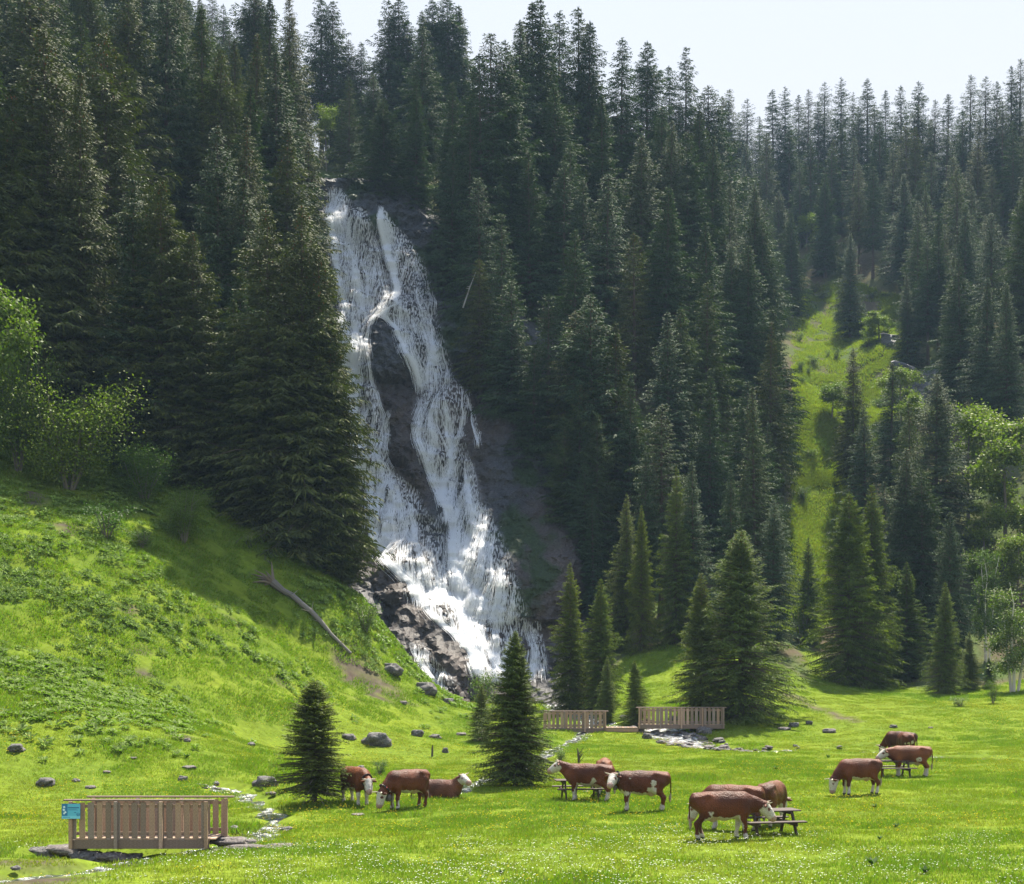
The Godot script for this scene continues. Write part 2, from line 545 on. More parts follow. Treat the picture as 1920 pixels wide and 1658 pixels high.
# ---------------------------------------------------------------- trees
# a spruce of height H and crown radius R; returns [trunk mesh, crown mesh]
func spruce(sd: int, H: float, R: float, bare: float, fine: float, power: float, sag: float) -> Array:
	var r := RandomNumberGenerator.new()
	r.seed = sd
	var tr := Soup.new()
	var cr := Soup.new()
	var bark := Color(0.10, 0.078, 0.06)
	var r0 := 0.011 * H + 0.06
	var lean := Vector3(r.randf_range(-0.01, 0.01), 0, r.randf_range(-0.01, 0.01)) * H
	var pts := []
	var rad := []
	for i in 9:
		var t := i / 8.0
		pts.append(Vector3(0, -0.4, 0) + Vector3(0, H + 0.4, 0) * t + lean * t * t)
		rad.append(maxf(0.012, r0 * pow(1.0 - t, 0.85) * (1.35 if i == 0 else 1.0)))
	tr.tube(pts, rad, 7, bark)
	for i in int(12 + bare * 90):                       # dead stubs below the crown
		var y := r.randf_range(0.03, maxf(bare + 0.12, 0.08)) * H
		var a := r.randf() * TAU
		var L := R * r.randf_range(0.25, 0.8)
		var dir := Vector3(cos(a), r.randf_range(-0.45, 0.05), sin(a))
		tr.tube([Vector3(0, y, 0), Vector3(0, y, 0) + dir * L * 0.55, Vector3(0, y, 0) + dir * L + Vector3(0, -L * 0.12, 0)], [0.03, 0.02, 0.008], 3, Color(0.16, 0.14, 0.12))
	var y := maxf(0.15, bare * H)
	var step := H * 0.0155 / fine
	var gap := FastNoiseLite.new()
	gap.seed = sd
	gap.frequency = 0.35
	while y < H * 0.992:
		var t := (y - bare * H) / (H * (1.0 - bare))
		t = clampf(t, 0.0, 1.0)
		var prof := pow(1.0 - t, power) * (0.72 + 0.28 * minf(1.0, t * 7.0)) + 0.012
		var cnt := 7 if t < 0.85 else 5
		var a0 := r.randf() * TAU
		for k in cnt:
			var a := a0 + TAU * k / cnt + r.randf_range(-0.35, 0.35)
			var uneven := 1.0 + 0.46 * gap.get_noise_3d(cos(a) * 2.0, y * 0.9, sin(a) * 2.0) * 2.0
			var L := R * prof * clampf(uneven, 0.45, 1.35) * r.randf_range(0.72, 1.12)
			if L < 0.05: continue
			var rise := lerpf(-0.22 * sag, 0.5, pow(t, 1.5)) + r.randf_range(-0.12, 0.12)
			var out := Vector3(cos(a), 0, sin(a))
			var o := Vector3(0, y + r.randf_range(-0.5, 0.5) * step, 0) + lean * pow(y / H, 2.0)
			var side := Vector3(-out.z, 0, out.x)
			if t < 0.9 and L > 0.5:
				tr.tube([o, o + out * L * 0.5 + Vector3.UP * rise * L * 0.5, o + out * L * 0.9 + Vector3.UP * (rise * L * 0.9 - sag * 0.10 * L)], [0.028 * L * 0.4 + 0.008, 0.02 * L * 0.35 + 0.005, 0.006], 3, bark)
			var cntw := int(clampf(L / (0.019 * H) * 2.3 * fine, 3.0, 16.0))
			for i in cntw:
				var s := (i + 0.4 + r.randf() * 0.6) / cntw
				if s < 0.14: continue
				var c := o + out * L * s + Vector3.UP * L * (rise * s - sag * 0.16 * s * s + 0.10 * sag * s * s * s)
				var tl := minf(0.36 * L * (1.0 - 0.62 * s) + 0.008 * H, 0.045 * H) * r.randf_range(0.7, 1.25)
				var tone := r.randf_range(0.62, 1.3)
				var g := Color(0.066 * tone, 0.095 * tone, 0.036 * tone)
				if r.randf() < 0.22: g = Color(0.10 * tone, 0.13 * tone, 0.045 * tone)    # this year's shoots
				var wd := 0.0016 * H + 0.008
				for sg in [-1.0, 1.0]:
					var dir: Vector3 = (out * r.randf_range(0.5, 0.95) + side * sg * r.randf_range(0.55, 1.0) + Vector3.UP * (rise * 0.5 - 0.34 * sag - r.randf_range(0.0, 0.3))).normalized() * tl
					var turn := r.randf() * 3.0
					for q in 3:
						var f := q * 0.3 + r.randf() * 0.08
						var dq := (dir * 0.46).rotated(Vector3.UP, (0.45 if q % 2 == 0 else -0.45) + r.randf_range(-0.3, 0.3))
						dq.y -= tl * r.randf_range(-0.02, 0.16) * sag
						cr.kite(c + dir * f, dq, dq.cross(Vector3(sin(turn + q), 1.0, cos(turn + q))).normalized() * wd * r.randf_range(0.7, 1.4), g)
				if r.randf() < 0.5 * sag + 0.1:      # hanging branchlets
					var dn := Vector3(r.randf_range(-0.25, 0.25), -1.0, r.randf_range(-0.25, 0.25)) * tl * r.randf_range(0.4, 0.85)
					cr.kite(c, dn, side.rotated(Vector3.UP, r.randf() * 3.0) * wd, g)
			var tip := o + out * L * 0.8 + Vector3.UP * L * (rise * 0.8 - sag * 0.06)
			cr.kite(tip, out * L * 0.26 + Vector3.UP * L * 0.26 * (rise + 0.1), side * (0.03 * L + 0.02), Color(0.066, 0.095, 0.036))
			if t > 0.72 and r.randf() < 0.55 and fine < 1.6:          # cones near the top
				var q := o + out * L * r.randf_range(0.5, 0.95) + Vector3.UP * L * rise * 0.6
				cr.kite(q, Vector3(0, -0.0085 * H, 0), side * 0.0022 * H, Color(0.17, 0.085, 0.05))
		y += step * r.randf_range(0.75, 1.25) * (1.0 if t < 0.8 else 0.7)
	for i in 6:
		var a := r.randf() * TAU
		cr.kite(Vector3(0, H * 0.975, 0) + lean, Vector3(cos(a) * 0.006, 0.03, sin(a) * 0.006) * H, Vector3(cos(a + 1.5), 0, sin(a + 1.5)) * 0.002 * H, Color(0.066, 0.095, 0.036))
	var far2 := 0.0
	for i in range(0, cr.v.size(), 7): far2 = maxf(far2, cr.v[i].x * cr.v[i].x + cr.v[i].z * cr.v[i].z)
	return [tr.mesh(), cr.mesh(), sqrt(far2) * 0.74]

# a broad-leaved tree or bush; returns [wood mesh, crown mesh]
func broadleaf(sd: int, H: float, R: float, stems: int, leaves: int, leaf: float, clear: float, bark: Color, green: Color) -> Array:
	var r := RandomNumberGenerator.new()
	r.seed = sd
	var tr := Soup.new()
	var cr := Soup.new()
	var ends := []
	for s in stems:
		var a := TAU * s / stems + r.randf_range(-0.5, 0.5)
		var spread := 0.0 if stems == 1 else r.randf_range(0.3, 0.75)
		var p0 := Vector3(cos(a), 0, sin(a)) * (0.0 if stems == 1 else 0.03 * H)
		var tip := Vector3(cos(a) * R * spread, H * r.randf_range(0.72, 0.92), sin(a) * R * spread)
		if stems == 1: tip = Vector3(r.randf_range(-0.1, 0.1) * R, H * 0.92, r.randf_range(-0.1, 0.1) * R)
		var pts := []
		var rad := []
		var w0 := (0.012 * H + 0.02) if stems > 1 else 0.014 * H + 0.05
		for i in 6:
			var t := i / 5.0
			pts.append(p0.lerp(tip, t) + Vector3(r.randf_range(-1, 1), 0, r.randf_range(-1, 1)) * 0.03 * H * t + Vector3(0, -0.15 if i == 0 else 0.0, 0))
			rad.append(w0 * (1.0 - t * 0.85))
		tr.tube(pts, rad, 6, bark)
		for b in (18 if stems == 1 else 7):
			var t := r.randf_range(clear, 0.97)
			var k := t * 5.0
			var o: Vector3 = pts[int(k)].lerp(pts[mini(int(k) + 1, 5)], k - int(k))
			var ang := r.randf() * TAU
			var shape := sqrt(clampf(1.0 - pow((t - clear) / (1.0 - clear) * 1.35 - 0.55, 2.0), 0.08, 1.0))
			var reach := R * shape * r.randf_range(0.55, 1.05) * (1.0 if stems == 1 else 0.6)
			var e := o + Vector3(cos(ang) * reach, reach * r.randf_range(0.05, 0.6), sin(ang) * reach)
			e.y = minf(e.y, H * r.randf_range(0.9, 1.0))
			tr.tube([o, o.lerp(e, 0.5) + Vector3(0, reach * 0.08, 0), e], [w0 * 0.35 * (1.1 - t), w0 * 0.22 * (1.1 - t) + 0.004, 0.005], 4, bark)
			for q in 3:
				var f := r.randf_range(0.45, 1.0)
				var c := o.lerp(e, f)
				ends.append([c + Vector3(r.randf_range(-1, 1), r.randf_range(-0.5, 0.8), r.randf_range(-1, 1)) * 0.14 * R, R * r.randf_range(0.10, 0.22)])
	for i in leaves:
		var e: Array = ends[r.randi() % ends.size()]
		var off: Vector3 = Vector3(r.randfn(), r.randfn() * 0.7, r.randfn()) * e[1]
		var c: Vector3 = e[0] + off
		if c.y < 0.02: c.y = r.randf_range(0.02, 0.3)
		var dir: Vector3 = (Vector3(r.randfn(), r.randfn() * 0.6 - 0.2, r.randfn()) + off.normalized() * 0.6).normalized() * leaf * r.randf_range(0.7, 1.35)
		var up := Vector3(r.randfn() * 0.7, 1.0, r.randfn() * 0.7).normalized()
		var tone := r.randf_range(0.7, 1.3)
		cr.kite(c, dir, dir.cross(up).normalized() * leaf * 0.32, Color(green.r * tone * r.randf_range(0.9, 1.15), green.g * tone, green.b * tone))
	return [tr.mesh(), cr.mesh()]

var all_trees := []
var kinds := {}
func make_kinds() -> void:
	# forest spruces, 25 m tall models
	kinds.forest = []
	for i in 5:
		kinds.forest.append([spruce(100 + i, 25.0, [4.4, 4.9, 3.9, 5.4, 4.5][i], [0.10, 0.06, 0.2, 0.08, 0.14][i], 1.0, [0.86, 0.78, 0.92, 0.7, 0.82][i], 1.0), 25.0, 4.5])
	kinds.bare = []                       # sparse, with a visible trunk
	for i in 3:
		kinds.bare.append([spruce(140 + i, 25.0, [3.6, 4.1, 3.2][i], 0.28, 0.8, 0.62, 1.2), 25.0, 3.6])
	kinds.large = []                      # the big trees beside the waterfall
	for i in 3:
		kinds.large.append([spruce(170 + i, 28.0, [4.7, 5.3, 5.0][i], 0.03, 1.1, [0.78, 0.7, 0.84][i], 1.1), 28.0, 6.0])
	kinds.open = []                       # trees standing free at the foot of the slope, branches down to the ground
	for i in 4:
		kinds.open.append([spruce(200 + i, 13.0, [4.6, 3.6, 3.2, 4.0][i], 0.015, [1.35, 1.2, 1.1, 1.25][i], [0.8, 0.86, 0.92, 0.82][i], 0.7), 13.0, 3.6])
	kinds.near = []                       # the two firs in the meadow
	kinds.near.append([spruce(231, 6.6, 2.2, 0.06, 1.7, 0.88, 0.5), 6.6, 2.2])
	kinds.near.append([spruce(236, 4.7, 1.75, 0.12, 1.3, 0.72, 0.3), 4.7, 1.75])
	kinds.far = []
	for i in 3:
		kinds.far.append([spruce(260 + i, 25.0, [4.6, 4.0, 5.2][i], 0.08, 0.7, [0.7, 0.64, 0.75][i], 0.9), 25.0, 4.6])
	var gb := Color(0.16, 0.14, 0.115)
	kinds.broad = []
	for i in 3:
		kinds.broad.append([broadleaf(300 + i, 11.0, 3.4, 1, 7500, 0.3, 0.25, gb, Color(0.125, 0.18, 0.03)), 11.0, 3.4])
	kinds.birch = [[broadleaf(320, 9.0, 2.3, 3, 9000, 0.17, 0.2, Color(0.55, 0.52, 0.46), Color(0.10, 0.15, 0.045)), 9.0, 1.9]]
	kinds.bush = []
	for i in 3:
		kinds.bush.append([broadleaf(340 + i, 6.0, 4.0, 8, 13000, 0.16, 0.15, gb, Color(0.115, 0.17, 0.03)), 6.0, 4.0])
	kinds.scrub = []
	for i in 2:
		kinds.scrub.append([broadleaf(360 + i, 2.0, 1.2, 7, 1500, 0.11, 0.15, gb, Color(0.085, 0.14, 0.035)), 2.0, 1.2])

# puts a tree of a kind on the ground at x, d
func plant(called: String, kind: String, which: int, x: float, d: float, height: float, width: float, tone: int, label: String, category: String, group: String) -> Node3D:
	var k: Array = kinds[kind][which % kinds[kind].size()]
	var y := ground(x, d)
	all_trees.append([x, y, d, height, label])
	var o := base(called, Vector3(x, y - 0.05, -d), rng.randf() * TAU)
	var sy: float = height / k[1]
	var sx: float = sy * rng.randf_range(0.85, 1.25) if width <= 0.0 else width * 0.5 / (k[0][2] if k[0].size() > 2 else k[2])
	o.scale = Vector3(sx, sy, sx)
	part("trunk", k[0][0], M.bark, o)
	part("crown", k[0][1], (M.leaf if kind in ["broad", "birch", "bush", "scrub"] else M.young if kind in ["open", "near"] else M.spruce)[tone], o)  # open and near conifers get the tints with sunlight painted in
	tag(o, label, category, group)
	return o

# a tree whose top shows at px, py and whose height is known: it stands where the slope lies that far below the line of sight
func tip_d(px: float, py: float, h: float, anywhere := false, from := 96.0) -> float:
	var d := from
	while d < 400.0:
		var x := (px - 960.0) * d / F
		if EYE + (HZ - py) * d / F - land(x, d) <= h and (anywhere or is_wood(x, d)): return d
		d += 0.25
	return -1.0


# ---------------------------------------------------------------- _ready
func _ready() -> void:
	rng.seed = 20240611
	n_big.seed = 3; n_big.frequency = 0.02; n_big.fractal_octaves = 3
	n_mid.seed = 5; n_mid.frequency = 0.09; n_mid.fractal_octaves = 3
	n_fine.seed = 8; n_fine.frequency = 0.45; n_fine.fractal_octaves = 3
	n_cell.seed = 12; n_cell.frequency = 0.33
	n_cell.noise_type = FastNoiseLite.TYPE_CELLULAR
	n_cell.cellular_return_type = FastNoiseLite.RETURN_DISTANCE
	n_cell.fractal_octaves = 2

	# camera, sky, sun
	var cam := Camera3D.new()
	cam.name = "camera"
	add_child(cam)
	cam.position = Vector3(0, EYE, 0)
	cam.set_frustum(1658.0 / F * 0.5, Vector2(0, (HZ - 829.0) / F * 0.5), 0.5, 2000.0)
	cam.current = true
	var env := Environment.new()
	env.background_mode = Environment.BG_SKY
	var sm := ProceduralSkyMaterial.new()
	sm.sky_top_color = Color(0.42, 0.56, 0.75)
	sm.sky_horizon_color = Color(0.625, 0.622, 0.617)
	sm.sky_curve = 1.5
	sm.ground_bottom_color = Color(0.2, 0.25, 0.12)
	sm.ground_horizon_color = Color(0.55, 0.58, 0.55)
	sm.sun_angle_max = 30.0
	env.sky = Sky.new()
	env.sky.sky_material = sm
	env.tonemap_mode = Environment.TONE_MAPPER_LINEAR
	env.tonemap_exposure = 2.9
	env.sdfgi_enabled = true
	env.ssao_enabled = true
	env.ssil_enabled = true
	env.fog_enabled = true
	env.fog_density = 0.00015
	env.fog_light_color = Color(0.72, 0.86, 1.0)
	var we := WorldEnvironment.new()
	we.name = "world"
	we.environment = env
	add_child(we)
	var sun := DirectionalLight3D.new()
	sun.name = "sun"
	add_child(sun)
	var az := deg_to_rad(22.0)
	var el := deg_to_rad(59.5)
	var to_sun := Vector3(sin(az) * cos(el), sin(el), -cos(az) * cos(el))
	sun.look_at_from_position(to_sun * 100.0, Vector3.ZERO, Vector3.UP)
	sun.light_energy = 1.6
	sun.light_color = Color(1.0, 0.965, 0.9)
	sun.light_angular_distance = 0.5
	sun.shadow_enabled = true

	make_materials()
	solve_land()
	lay_lines()
	plan_face()
	build_land()
	build_cliff()
	build_waterfall()
	build_water()
	make_kinds()
	build_trees()
	build_grass()
	build_bridges()
	build_stones()
	build_logs()
	build_tables()
	build_cows()
	build_details()


# ---------------------------------------------------------------- ground, rock face, water
func lines(spans: Array) -> PackedFloat32Array:       # [from, to, step] joined
	var out := PackedFloat32Array()
	for s in spans:
		var x: float = s[0]
		while x < s[1] - 1e-3:
			out.append(x)
			x += s[2]
	out.append(spans[-1][1])
	return out

func bare_soil(x: float, d: float) -> float:
	var m := 0.0
	for s in soil_spots:
		var q := Vector2((x - s.x) / s.z, (d - s.y) / (s.z * s.w)).length()
		if q < 1.6: m = maxf(m, 1.0 - smoothstep(0.55, 1.25, q + 0.9 * n_fine.get_noise_2d(x * 1.6, d * 1.6) + 0.5 * n_mid.get_noise_2d(x * 3.0, d * 3.0)))
	for k in path_pts.size() - 1:
		var q := seg_dist(Vector2(x, d), path_pts[k], path_pts[k + 1])
		if q < 1.2: m = maxf(m, 0.9 * (1.0 - smoothstep(0.25, 0.8, q + 0.3 * n_fine.get_noise_2d(x * 2.0, d * 2.0))))
	return m

var soil_spots := []      # x, d, radius, stretch in depth
var path_pts := []
func plan_soil() -> void:
	for q in [[690, 1285, 1.7, 1.4], [740, 1308, 1.2, 1.2], [640, 1250, 0.8, 1.4], [258, 1262, 0.6, 1.5], [265, 1222, 0.4, 1.5], [250, 1145, 0.4, 1.5],
			[60, 940, 0.9, 1.5], [130, 1000, 0.8, 1.4], [530, 1285, 0.35, 1.5], [420, 1160, 0.5, 1.5],
			[30, 1655, 1.3, 0.8], [60, 1620, 1.0, 0.7], [345, 1385, 0.35, 2.0], [80, 1310, 0.4, 2.0], [180, 1330, 0.35, 2.0], [480, 1425, 0.4, 1.0]]:
		var d := hit(q[0], q[1])
		soil_spots.append(Vector4((q[0] - 960.0) * d / F, d, q[2], q[3]))
	for q in [[1470, 1300], [1505, 1318], [1555, 1338], [1605, 1354]]:
		var d := hit(q[0], q[1])
		path_pts.append(Vector2((q[0] - 960.0) * d / F, d))

func build_land() -> void:
	plan_soil()
	var xs := lines([[-214.0, -118.0, 8.0], [-118.0, -46.0, 3.0], [-46.0, 46.0, 0.8], [46.0, 118.0, 3.0], [118.0, 214.0, 8.0]])
	var ds := lines([[-40.0, 30.0, 5.0], [30.0, 112.0, 0.7], [112.0, 180.0, 2.0], [180.0, 456.0, 6.0]])
	var v := PackedVector3Array()
	var c := PackedColorArray()
	var idx := PackedInt32Array()
	var nx := xs.size()
	for d in ds:
		for x in xs:
			v.append(Vector3(x, ground(x, d), -d))
			var k := n_mid.get_noise_2d(x * 1.7, d * 1.7)
			var col := Color(0.155 + 0.04 * k, 0.215 + 0.035 * k, 0.027)
			if d > 95.0 and is_wood(x, d):
				col = Color(0.125, 0.10, 0.07).lerp(Color(0.09, 0.13, 0.04), clampf(0.5 + 1.5 * k, 0.0, 1.0))    # needle litter and moss
			elif d > 30.0 and d < 112.0 and absf(x) < 46.0:
				var m := bare_soil(x, d)
				if m > 0.0: col = col.lerp(Color(0.12 + 0.05 * k, 0.095 + 0.04 * k, 0.075 + 0.03 * k), m)
			c.append(col)
	for j in ds.size() - 1:
		for i in nx - 1:
			var k := j * nx + i
			for q in [k, k + nx, k + nx + 1, k, k + nx + 1, k + 1]: idx.append(q)
	var o := top("ground", smooth_mesh(v, idx, c), M.land)
	tag(o, "grassy valley floor and wooded mountain slopes", "ground", "", "structure")

func build_cliff() -> void:
	var v := PackedVector3Array()
	var c := PackedColorArray()
	var idx := PackedInt32Array()
	var st := 0.22
	var nx := int(37.0 / st)
	var ny := int(66.5 / st)
	for j in ny:
		for i in nx:
			var x := -28.5 + i * st
			var y := -0.5 + j * st
			x += rng.randf_range(-0.08, 0.08)
			y += rng.randf_range(-0.08, 0.08)
			v.append(Vector3(x, y, -rock_d(x, y)))
			var k := n_mid.get_noise_2d(x * 1.6, y * 1.6 + 30.0)
			var b := n_big.get_noise_2d(x * 2.2 + 9.0, y * 2.2)
			var col := Color(0.128, 0.103, 0.090).lerp(Color(0.105, 0.108, 0.115), clampf(0.5 + b * 2.2, 0.0, 1.0))
			col = col * (0.95 + 0.5 * k)
			c.append(col)
	# moss on the buttress and the pale weathered slab, seen as patches in the photograph
	for q in [[975, 1010, 3.0], [1010, 1085, 2.0], [1000, 830, 2.4], [990, 900, 1.6], [945, 780, 2.4], [840, 640, 2.2], [1000, 770, 3.0], [880, 590, 3.5], [720, 420, 2.0], [985, 1130, 1.5], [800, 480, 2.2], [665, 360, 2.0]]:
		var p := face_hit(q[0], q[1])
		for i in v.size():
			var r: float = Vector2(v[i].x - p.x, v[i].y - p.y).length() / q[2]
			if r < 1.5:
				var m := 1.0 - smoothstep(0.5, 1.1, r + 0.7 * n_mid.get_noise_2d(v[i].x * 4.0, v[i].y * 4.0))
				c[i] = c[i].lerp(Color(0.05, 0.085, 0.02), m * 0.9)
	for q in [[900, 635, 1.8], [925, 690, 1.7], [895, 690, 1.2]]:
		var p := face_hit(q[0], q[1])
		for i in v.size():
			var r: float = Vector2(v[i].x - p.x, v[i].y - p.y).length() / q[2]
			if r < 1.4:
				c[i] = c[i].lerp(Color(0.2, 0.195, 0.195), (1.0 - smoothstep(0.6, 1.1, r + 0.5 * n_mid.get_noise_2d(v[i].x * 4.0, v[i].y * 4.0))))
	var fs := Soup.new()                        # broken rock: flat facets
	for j in ny - 1:
		for i in nx - 1:
			var k := j * nx + i
			if (i + j) % 2 == 0:
				fs.tri(v[k], v[k + nx], v[k + nx + 1], c[k]); fs.tri(v[k], v[k + nx + 1], v[k + 1], c[k + 1])
			else:
				fs.tri(v[k], v[k + nx], v[k + 1], c[k]); fs.tri(v[k + nx], v[k + nx + 1], v[k + 1], c[k + 1])
	var o := top("rock_face", fs.mesh(), M.wet_rock)
	tag(o, "wet brown and grey rock face under the waterfall", "cliff", "", "structure")

func row_at(rows: Array, py: float) -> Array:
	for k in rows.size() - 1:
		if py <= rows[k + 1][0]:
			var t: float = (py - rows[k][0]) / (rows[k + 1][0] - rows[k][0])
			return [lerpf(rows[k][1], rows[k + 1][1], t), lerpf(rows[k][2], rows[k + 1][2], t), lerpf(rows[k][3], rows[k + 1][3], t)]
	return [rows[-1][1], rows[-1][2], rows[-1][3]]

func build_waterfall() -> void:
	var face := PackedFloat32Array()            # distance of the plain face for each pixel row
	for py in 1320:
		face.append(0.0)
		if py >= 330: face[py] = -1.0
	var fall := base("waterfall", Vector3.ZERO)
	tag(fall, "tall white waterfall cascading over dark rock ledges", "waterfall", "", "structure")
	# each fall: rows of [py, left px, right px, density], number of strands
	var falls := [
		[[[352, 613, 640, 1.0], [368, 614, 652, 1.0], [390, 616, 662, 1.0], [400, 616, 688, 0.9], [450, 626, 706, 0.75], [500, 634, 722, 0.75], [550, 640, 738, 0.7], [592, 660, 712, 0.9]], 2900],
		[[[575, 636, 668, 0.6], [600, 636, 700, 0.9], [650, 640, 690, 0.8], [700, 650, 700, 0.85], [760, 655, 715, 0.9], [820, 660, 722, 0.9], [870, 668, 730, 1.0], [905, 678, 745, 1.0]], 3000],
		[[[390, 711, 718, 1.0], [420, 714, 738, 1.0], [450, 722, 768, 0.9], [500, 738, 796, 0.8], [540, 746, 812, 0.65], [575, 742, 820, 0.6]], 2000],
		[[[566, 715, 800, 0.9], [590, 690, 818, 0.8], [610, 742, 824, 0.6], [660, 762, 838, 0.6], [700, 784, 848, 0.65], [728, 790, 866, 0.8]], 2100],
		[[[566, 745, 800, 0.1], [578, 715, 745, 0.25], [592, 690, 715, 0.3], [604, 668, 700, 0.2]], 150],
		[[[722, 800, 872, 0.9], [745, 782, 884, 0.7], [780, 776, 868, 0.6], [820, 784, 868, 0.65], [860, 800, 880, 0.7], [900, 812, 894, 0.7], [950, 838, 902, 0.8], [975, 838, 925, 0.9]], 2300],
		[[[880, 690, 735, 1.0], [920, 694, 782, 0.95], [960, 700, 800, 0.9], [1000, 700, 835, 0.85], [1040, 722, 850, 0.8], [1090, 775, 870, 0.8], [1130, 785, 900, 0.8]], 3600],
		[[[948, 838, 908, 1.0], [990, 850, 930, 0.9], [1040, 850, 950, 0.95], [1090, 858, 966, 0.95], [1130, 868, 978, 0.9], [1165, 850, 988, 0.9]], 4200],
		[[[1090, 778, 880, 0.9], [1130, 792, 930, 0.85], [1165, 830, 985, 1.0], [1190, 862, 985, 0.95], [1225, 885, 960, 0.9], [1270, 905, 965, 0.9]], 2600],
		[[[1205, 766, 794, 0.6], [1240, 794, 822, 0.7], [1285, 832, 866, 0.7]], 170],
		[[[1165, 985, 1012, 0.7], [1210, 1000, 1022, 0.7], [1270, 985, 1030, 0.6]], 130],
		[[[748, 868, 876, 0.5], [770, 882, 890, 0.6], [800, 888, 896, 0.6], [840, 900, 908, 0.4]], 80],
		[[[770, 728, 738, 0.5], [800, 720, 732, 0.5], [840, 726, 736, 0.5]], 70],
		[[[860, 870, 882, 0.6], [890, 876, 893, 0.7], [930, 884, 898, 0.7], [980, 892, 902, 0.5]], 220]]
	var nz := FastNoiseLite.new()
	nz.seed = 77
	nz.frequency = 1.0
	nz.fractal_octaves = 2
	var drops := Soup.new()
	var fi := 0
	for f in falls:
		var rows: Array = f[0]
		var s := Soup.new()
		var y0: float = rows[0][0]
		var y1: float = rows[-1][0]
		for k in int(f[1] / (52.0 if fi in [0, 2, 3] else 42.0 if fi in [6, 7, 8] else 44.0)) + 2:     # rivulets that find their way down over the rock
			var py := y0 + (y1 - y0) * pow(rng.randf(), 1.6) * 0.9
			var row := row_at(rows, py)
			var u := rng.randf()
			var at := face_fast(lerpf(row[0], row[1], u), py)
			var x := at.x
			var y := at.y
			var line := []
			var dmin := 999.0
			var length := 8 + rng.randi() % 34
			var drift := rng.randfn() * 0.05
			for q in length:
				var d0 := rock_d(x, y)
				dmin = minf(dmin, d0 - 0.08)
				line.append(Vector3(x, y, -dmin))
				var fall_free: bool = d0 - dmin > 0.4
				var pull := 0.0 if fall_free else clampf((rock_d(x + 0.7, y) - rock_d(x - 0.7, y)) * 0.10, -0.16, 0.16)
				y -= 0.42
				x += pull + drift + rng.randf_range(-0.06, 0.06)
				var fd := face_d(y)
				var ppy := HZ - (y - EYE) * F / fd
				if ppy > y1 + 14.0: break
				var rw := row_at(rows, ppy)
				var ppx := 960.0 + x * F / fd
				x += (clampf(ppx, rw[0], rw[1]) - ppx) * fd / F * 0.55
			if line.size() < 4: continue
			var spread := rng.randf_range(0.06, 0.42)
			for n in 7 + int(spread * 42.0):              # threads of water in one rivulet
				var o0 := rng.randfn() * spread
				var o1 := o0 + rng.randfn() * spread * 0.5
				var zo := rng.randf_range(0.0, 0.25)
				var i0 := rng.randi() % maxi(1, line.size() / 3)
				var i1 := line.size() - rng.randi() % maxi(1, line.size() / 3)
				var w := rng.randf_range(0.006, 0.017)
				var tone := rng.randf_range(0.88, 0.97)
				var col := Color(tone * 0.97, tone * 0.985, tone)
				var across := Vector3(1, rng.randf_range(-0.1, 0.1), rng.randf_range(-0.4, 0.4)).normalized()
				var last_l := Vector3.ZERO
				var last_r := Vector3.ZERO
				for i in range(i0, i1):
					var t := float(i - i0) / maxf(1.0, i1 - i0 - 1.0)
					var grow := 0.45 + 0.75 * float(i) / line.size()
					var here: Vector3 = line[i] + Vector3(lerpf(o0, o1, t) * grow + rng.randf_range(-0.02, 0.02), 0, zo)
					var hw := w * (0.3 if i == i0 or i == i1 - 1 else 1.0)
					if i > i0: s.quad(last_l, last_r, here + across * hw, here - across * hw, col)
					last_l = here - across * hw
					last_r = here + across * hw
			for q in 10:                                  # spray
				var c: Vector3 = line[rng.randi() % line.size()] + Vector3(rng.randfn() * 0.55, rng.randfn() * 0.3, rng.randf_range(0.1, 0.7))
				var e := rng.randf_range(0.012, 0.034)
				drops.tri(c, c + Vector3(rng.randfn(), rng.randfn() - 1.0, rng.randfn()) * e, c + Vector3(rng.randfn(), rng.randfn() - 1.0, rng.randfn()) * e, Color(0.86, 0.88, 0.9))
		var casc := part("cascade", s.mesh(), M.white_water, fall)
		for layer in 1:                              # the thin sheet of water behind the strands
			var vv := PackedVector3Array()
			var vc := PackedColorArray()
			var vi := PackedInt32Array()
			var uv := PackedVector2Array()
			var cols := 15
			var nr := int((y1 - y0) / 5.0) + 1
			var last := []
			for k in cols: last.append(999.0)
			for j in nr:
				var py := y0 + (y1 - y0) * j / (nr - 1.0)
				var rw := row_at(rows, py)
				for i in cols:
					var u := i / (cols - 1.0)
					var wide: float = (rw[1] - rw[0]) * 0.10
					var p := face_fast(lerpf(rw[0] - wide, rw[1] + wide, u), py)
					last[i] = minf(last[i], rock_d(p.x, p.y) - 0.06 - 0.22 * layer)
					vv.append(Vector3(p.x, p.y, -last[i]))
					uv.append(Vector2(p.x / (3.4 if layer == 0 else 5.5) + fi * 0.37 + layer * 0.5, p.y / (15.0 if layer == 0 else 22.0) + fi * 0.21))
					var ends := clampf(minf(j + 1.0, nr - j) * 0.3, 0.0, 1.0)
					vc.append(Color(0.95, 0.955, 0.96, clampf(minf(u, 1.0 - u) * 5.5, 0.0, 1.0) * ends * clampf(rw[2] + 0.1, 0.0, 1.0)))
			for j in nr - 1:
				for i in cols - 1:
					var k := j * cols + i
					for q in [k, k + cols, k + cols + 1, k, k + cols + 1, k + 1]: vi.append(q)
			part("veil", smooth_mesh(vv, vi, vc, uv), M.veil, casc)
		fi += 1
	var sp := part("spray", drops.mesh(), M.white_water, fall)
	tag(sp, "", "", "", "stuff")

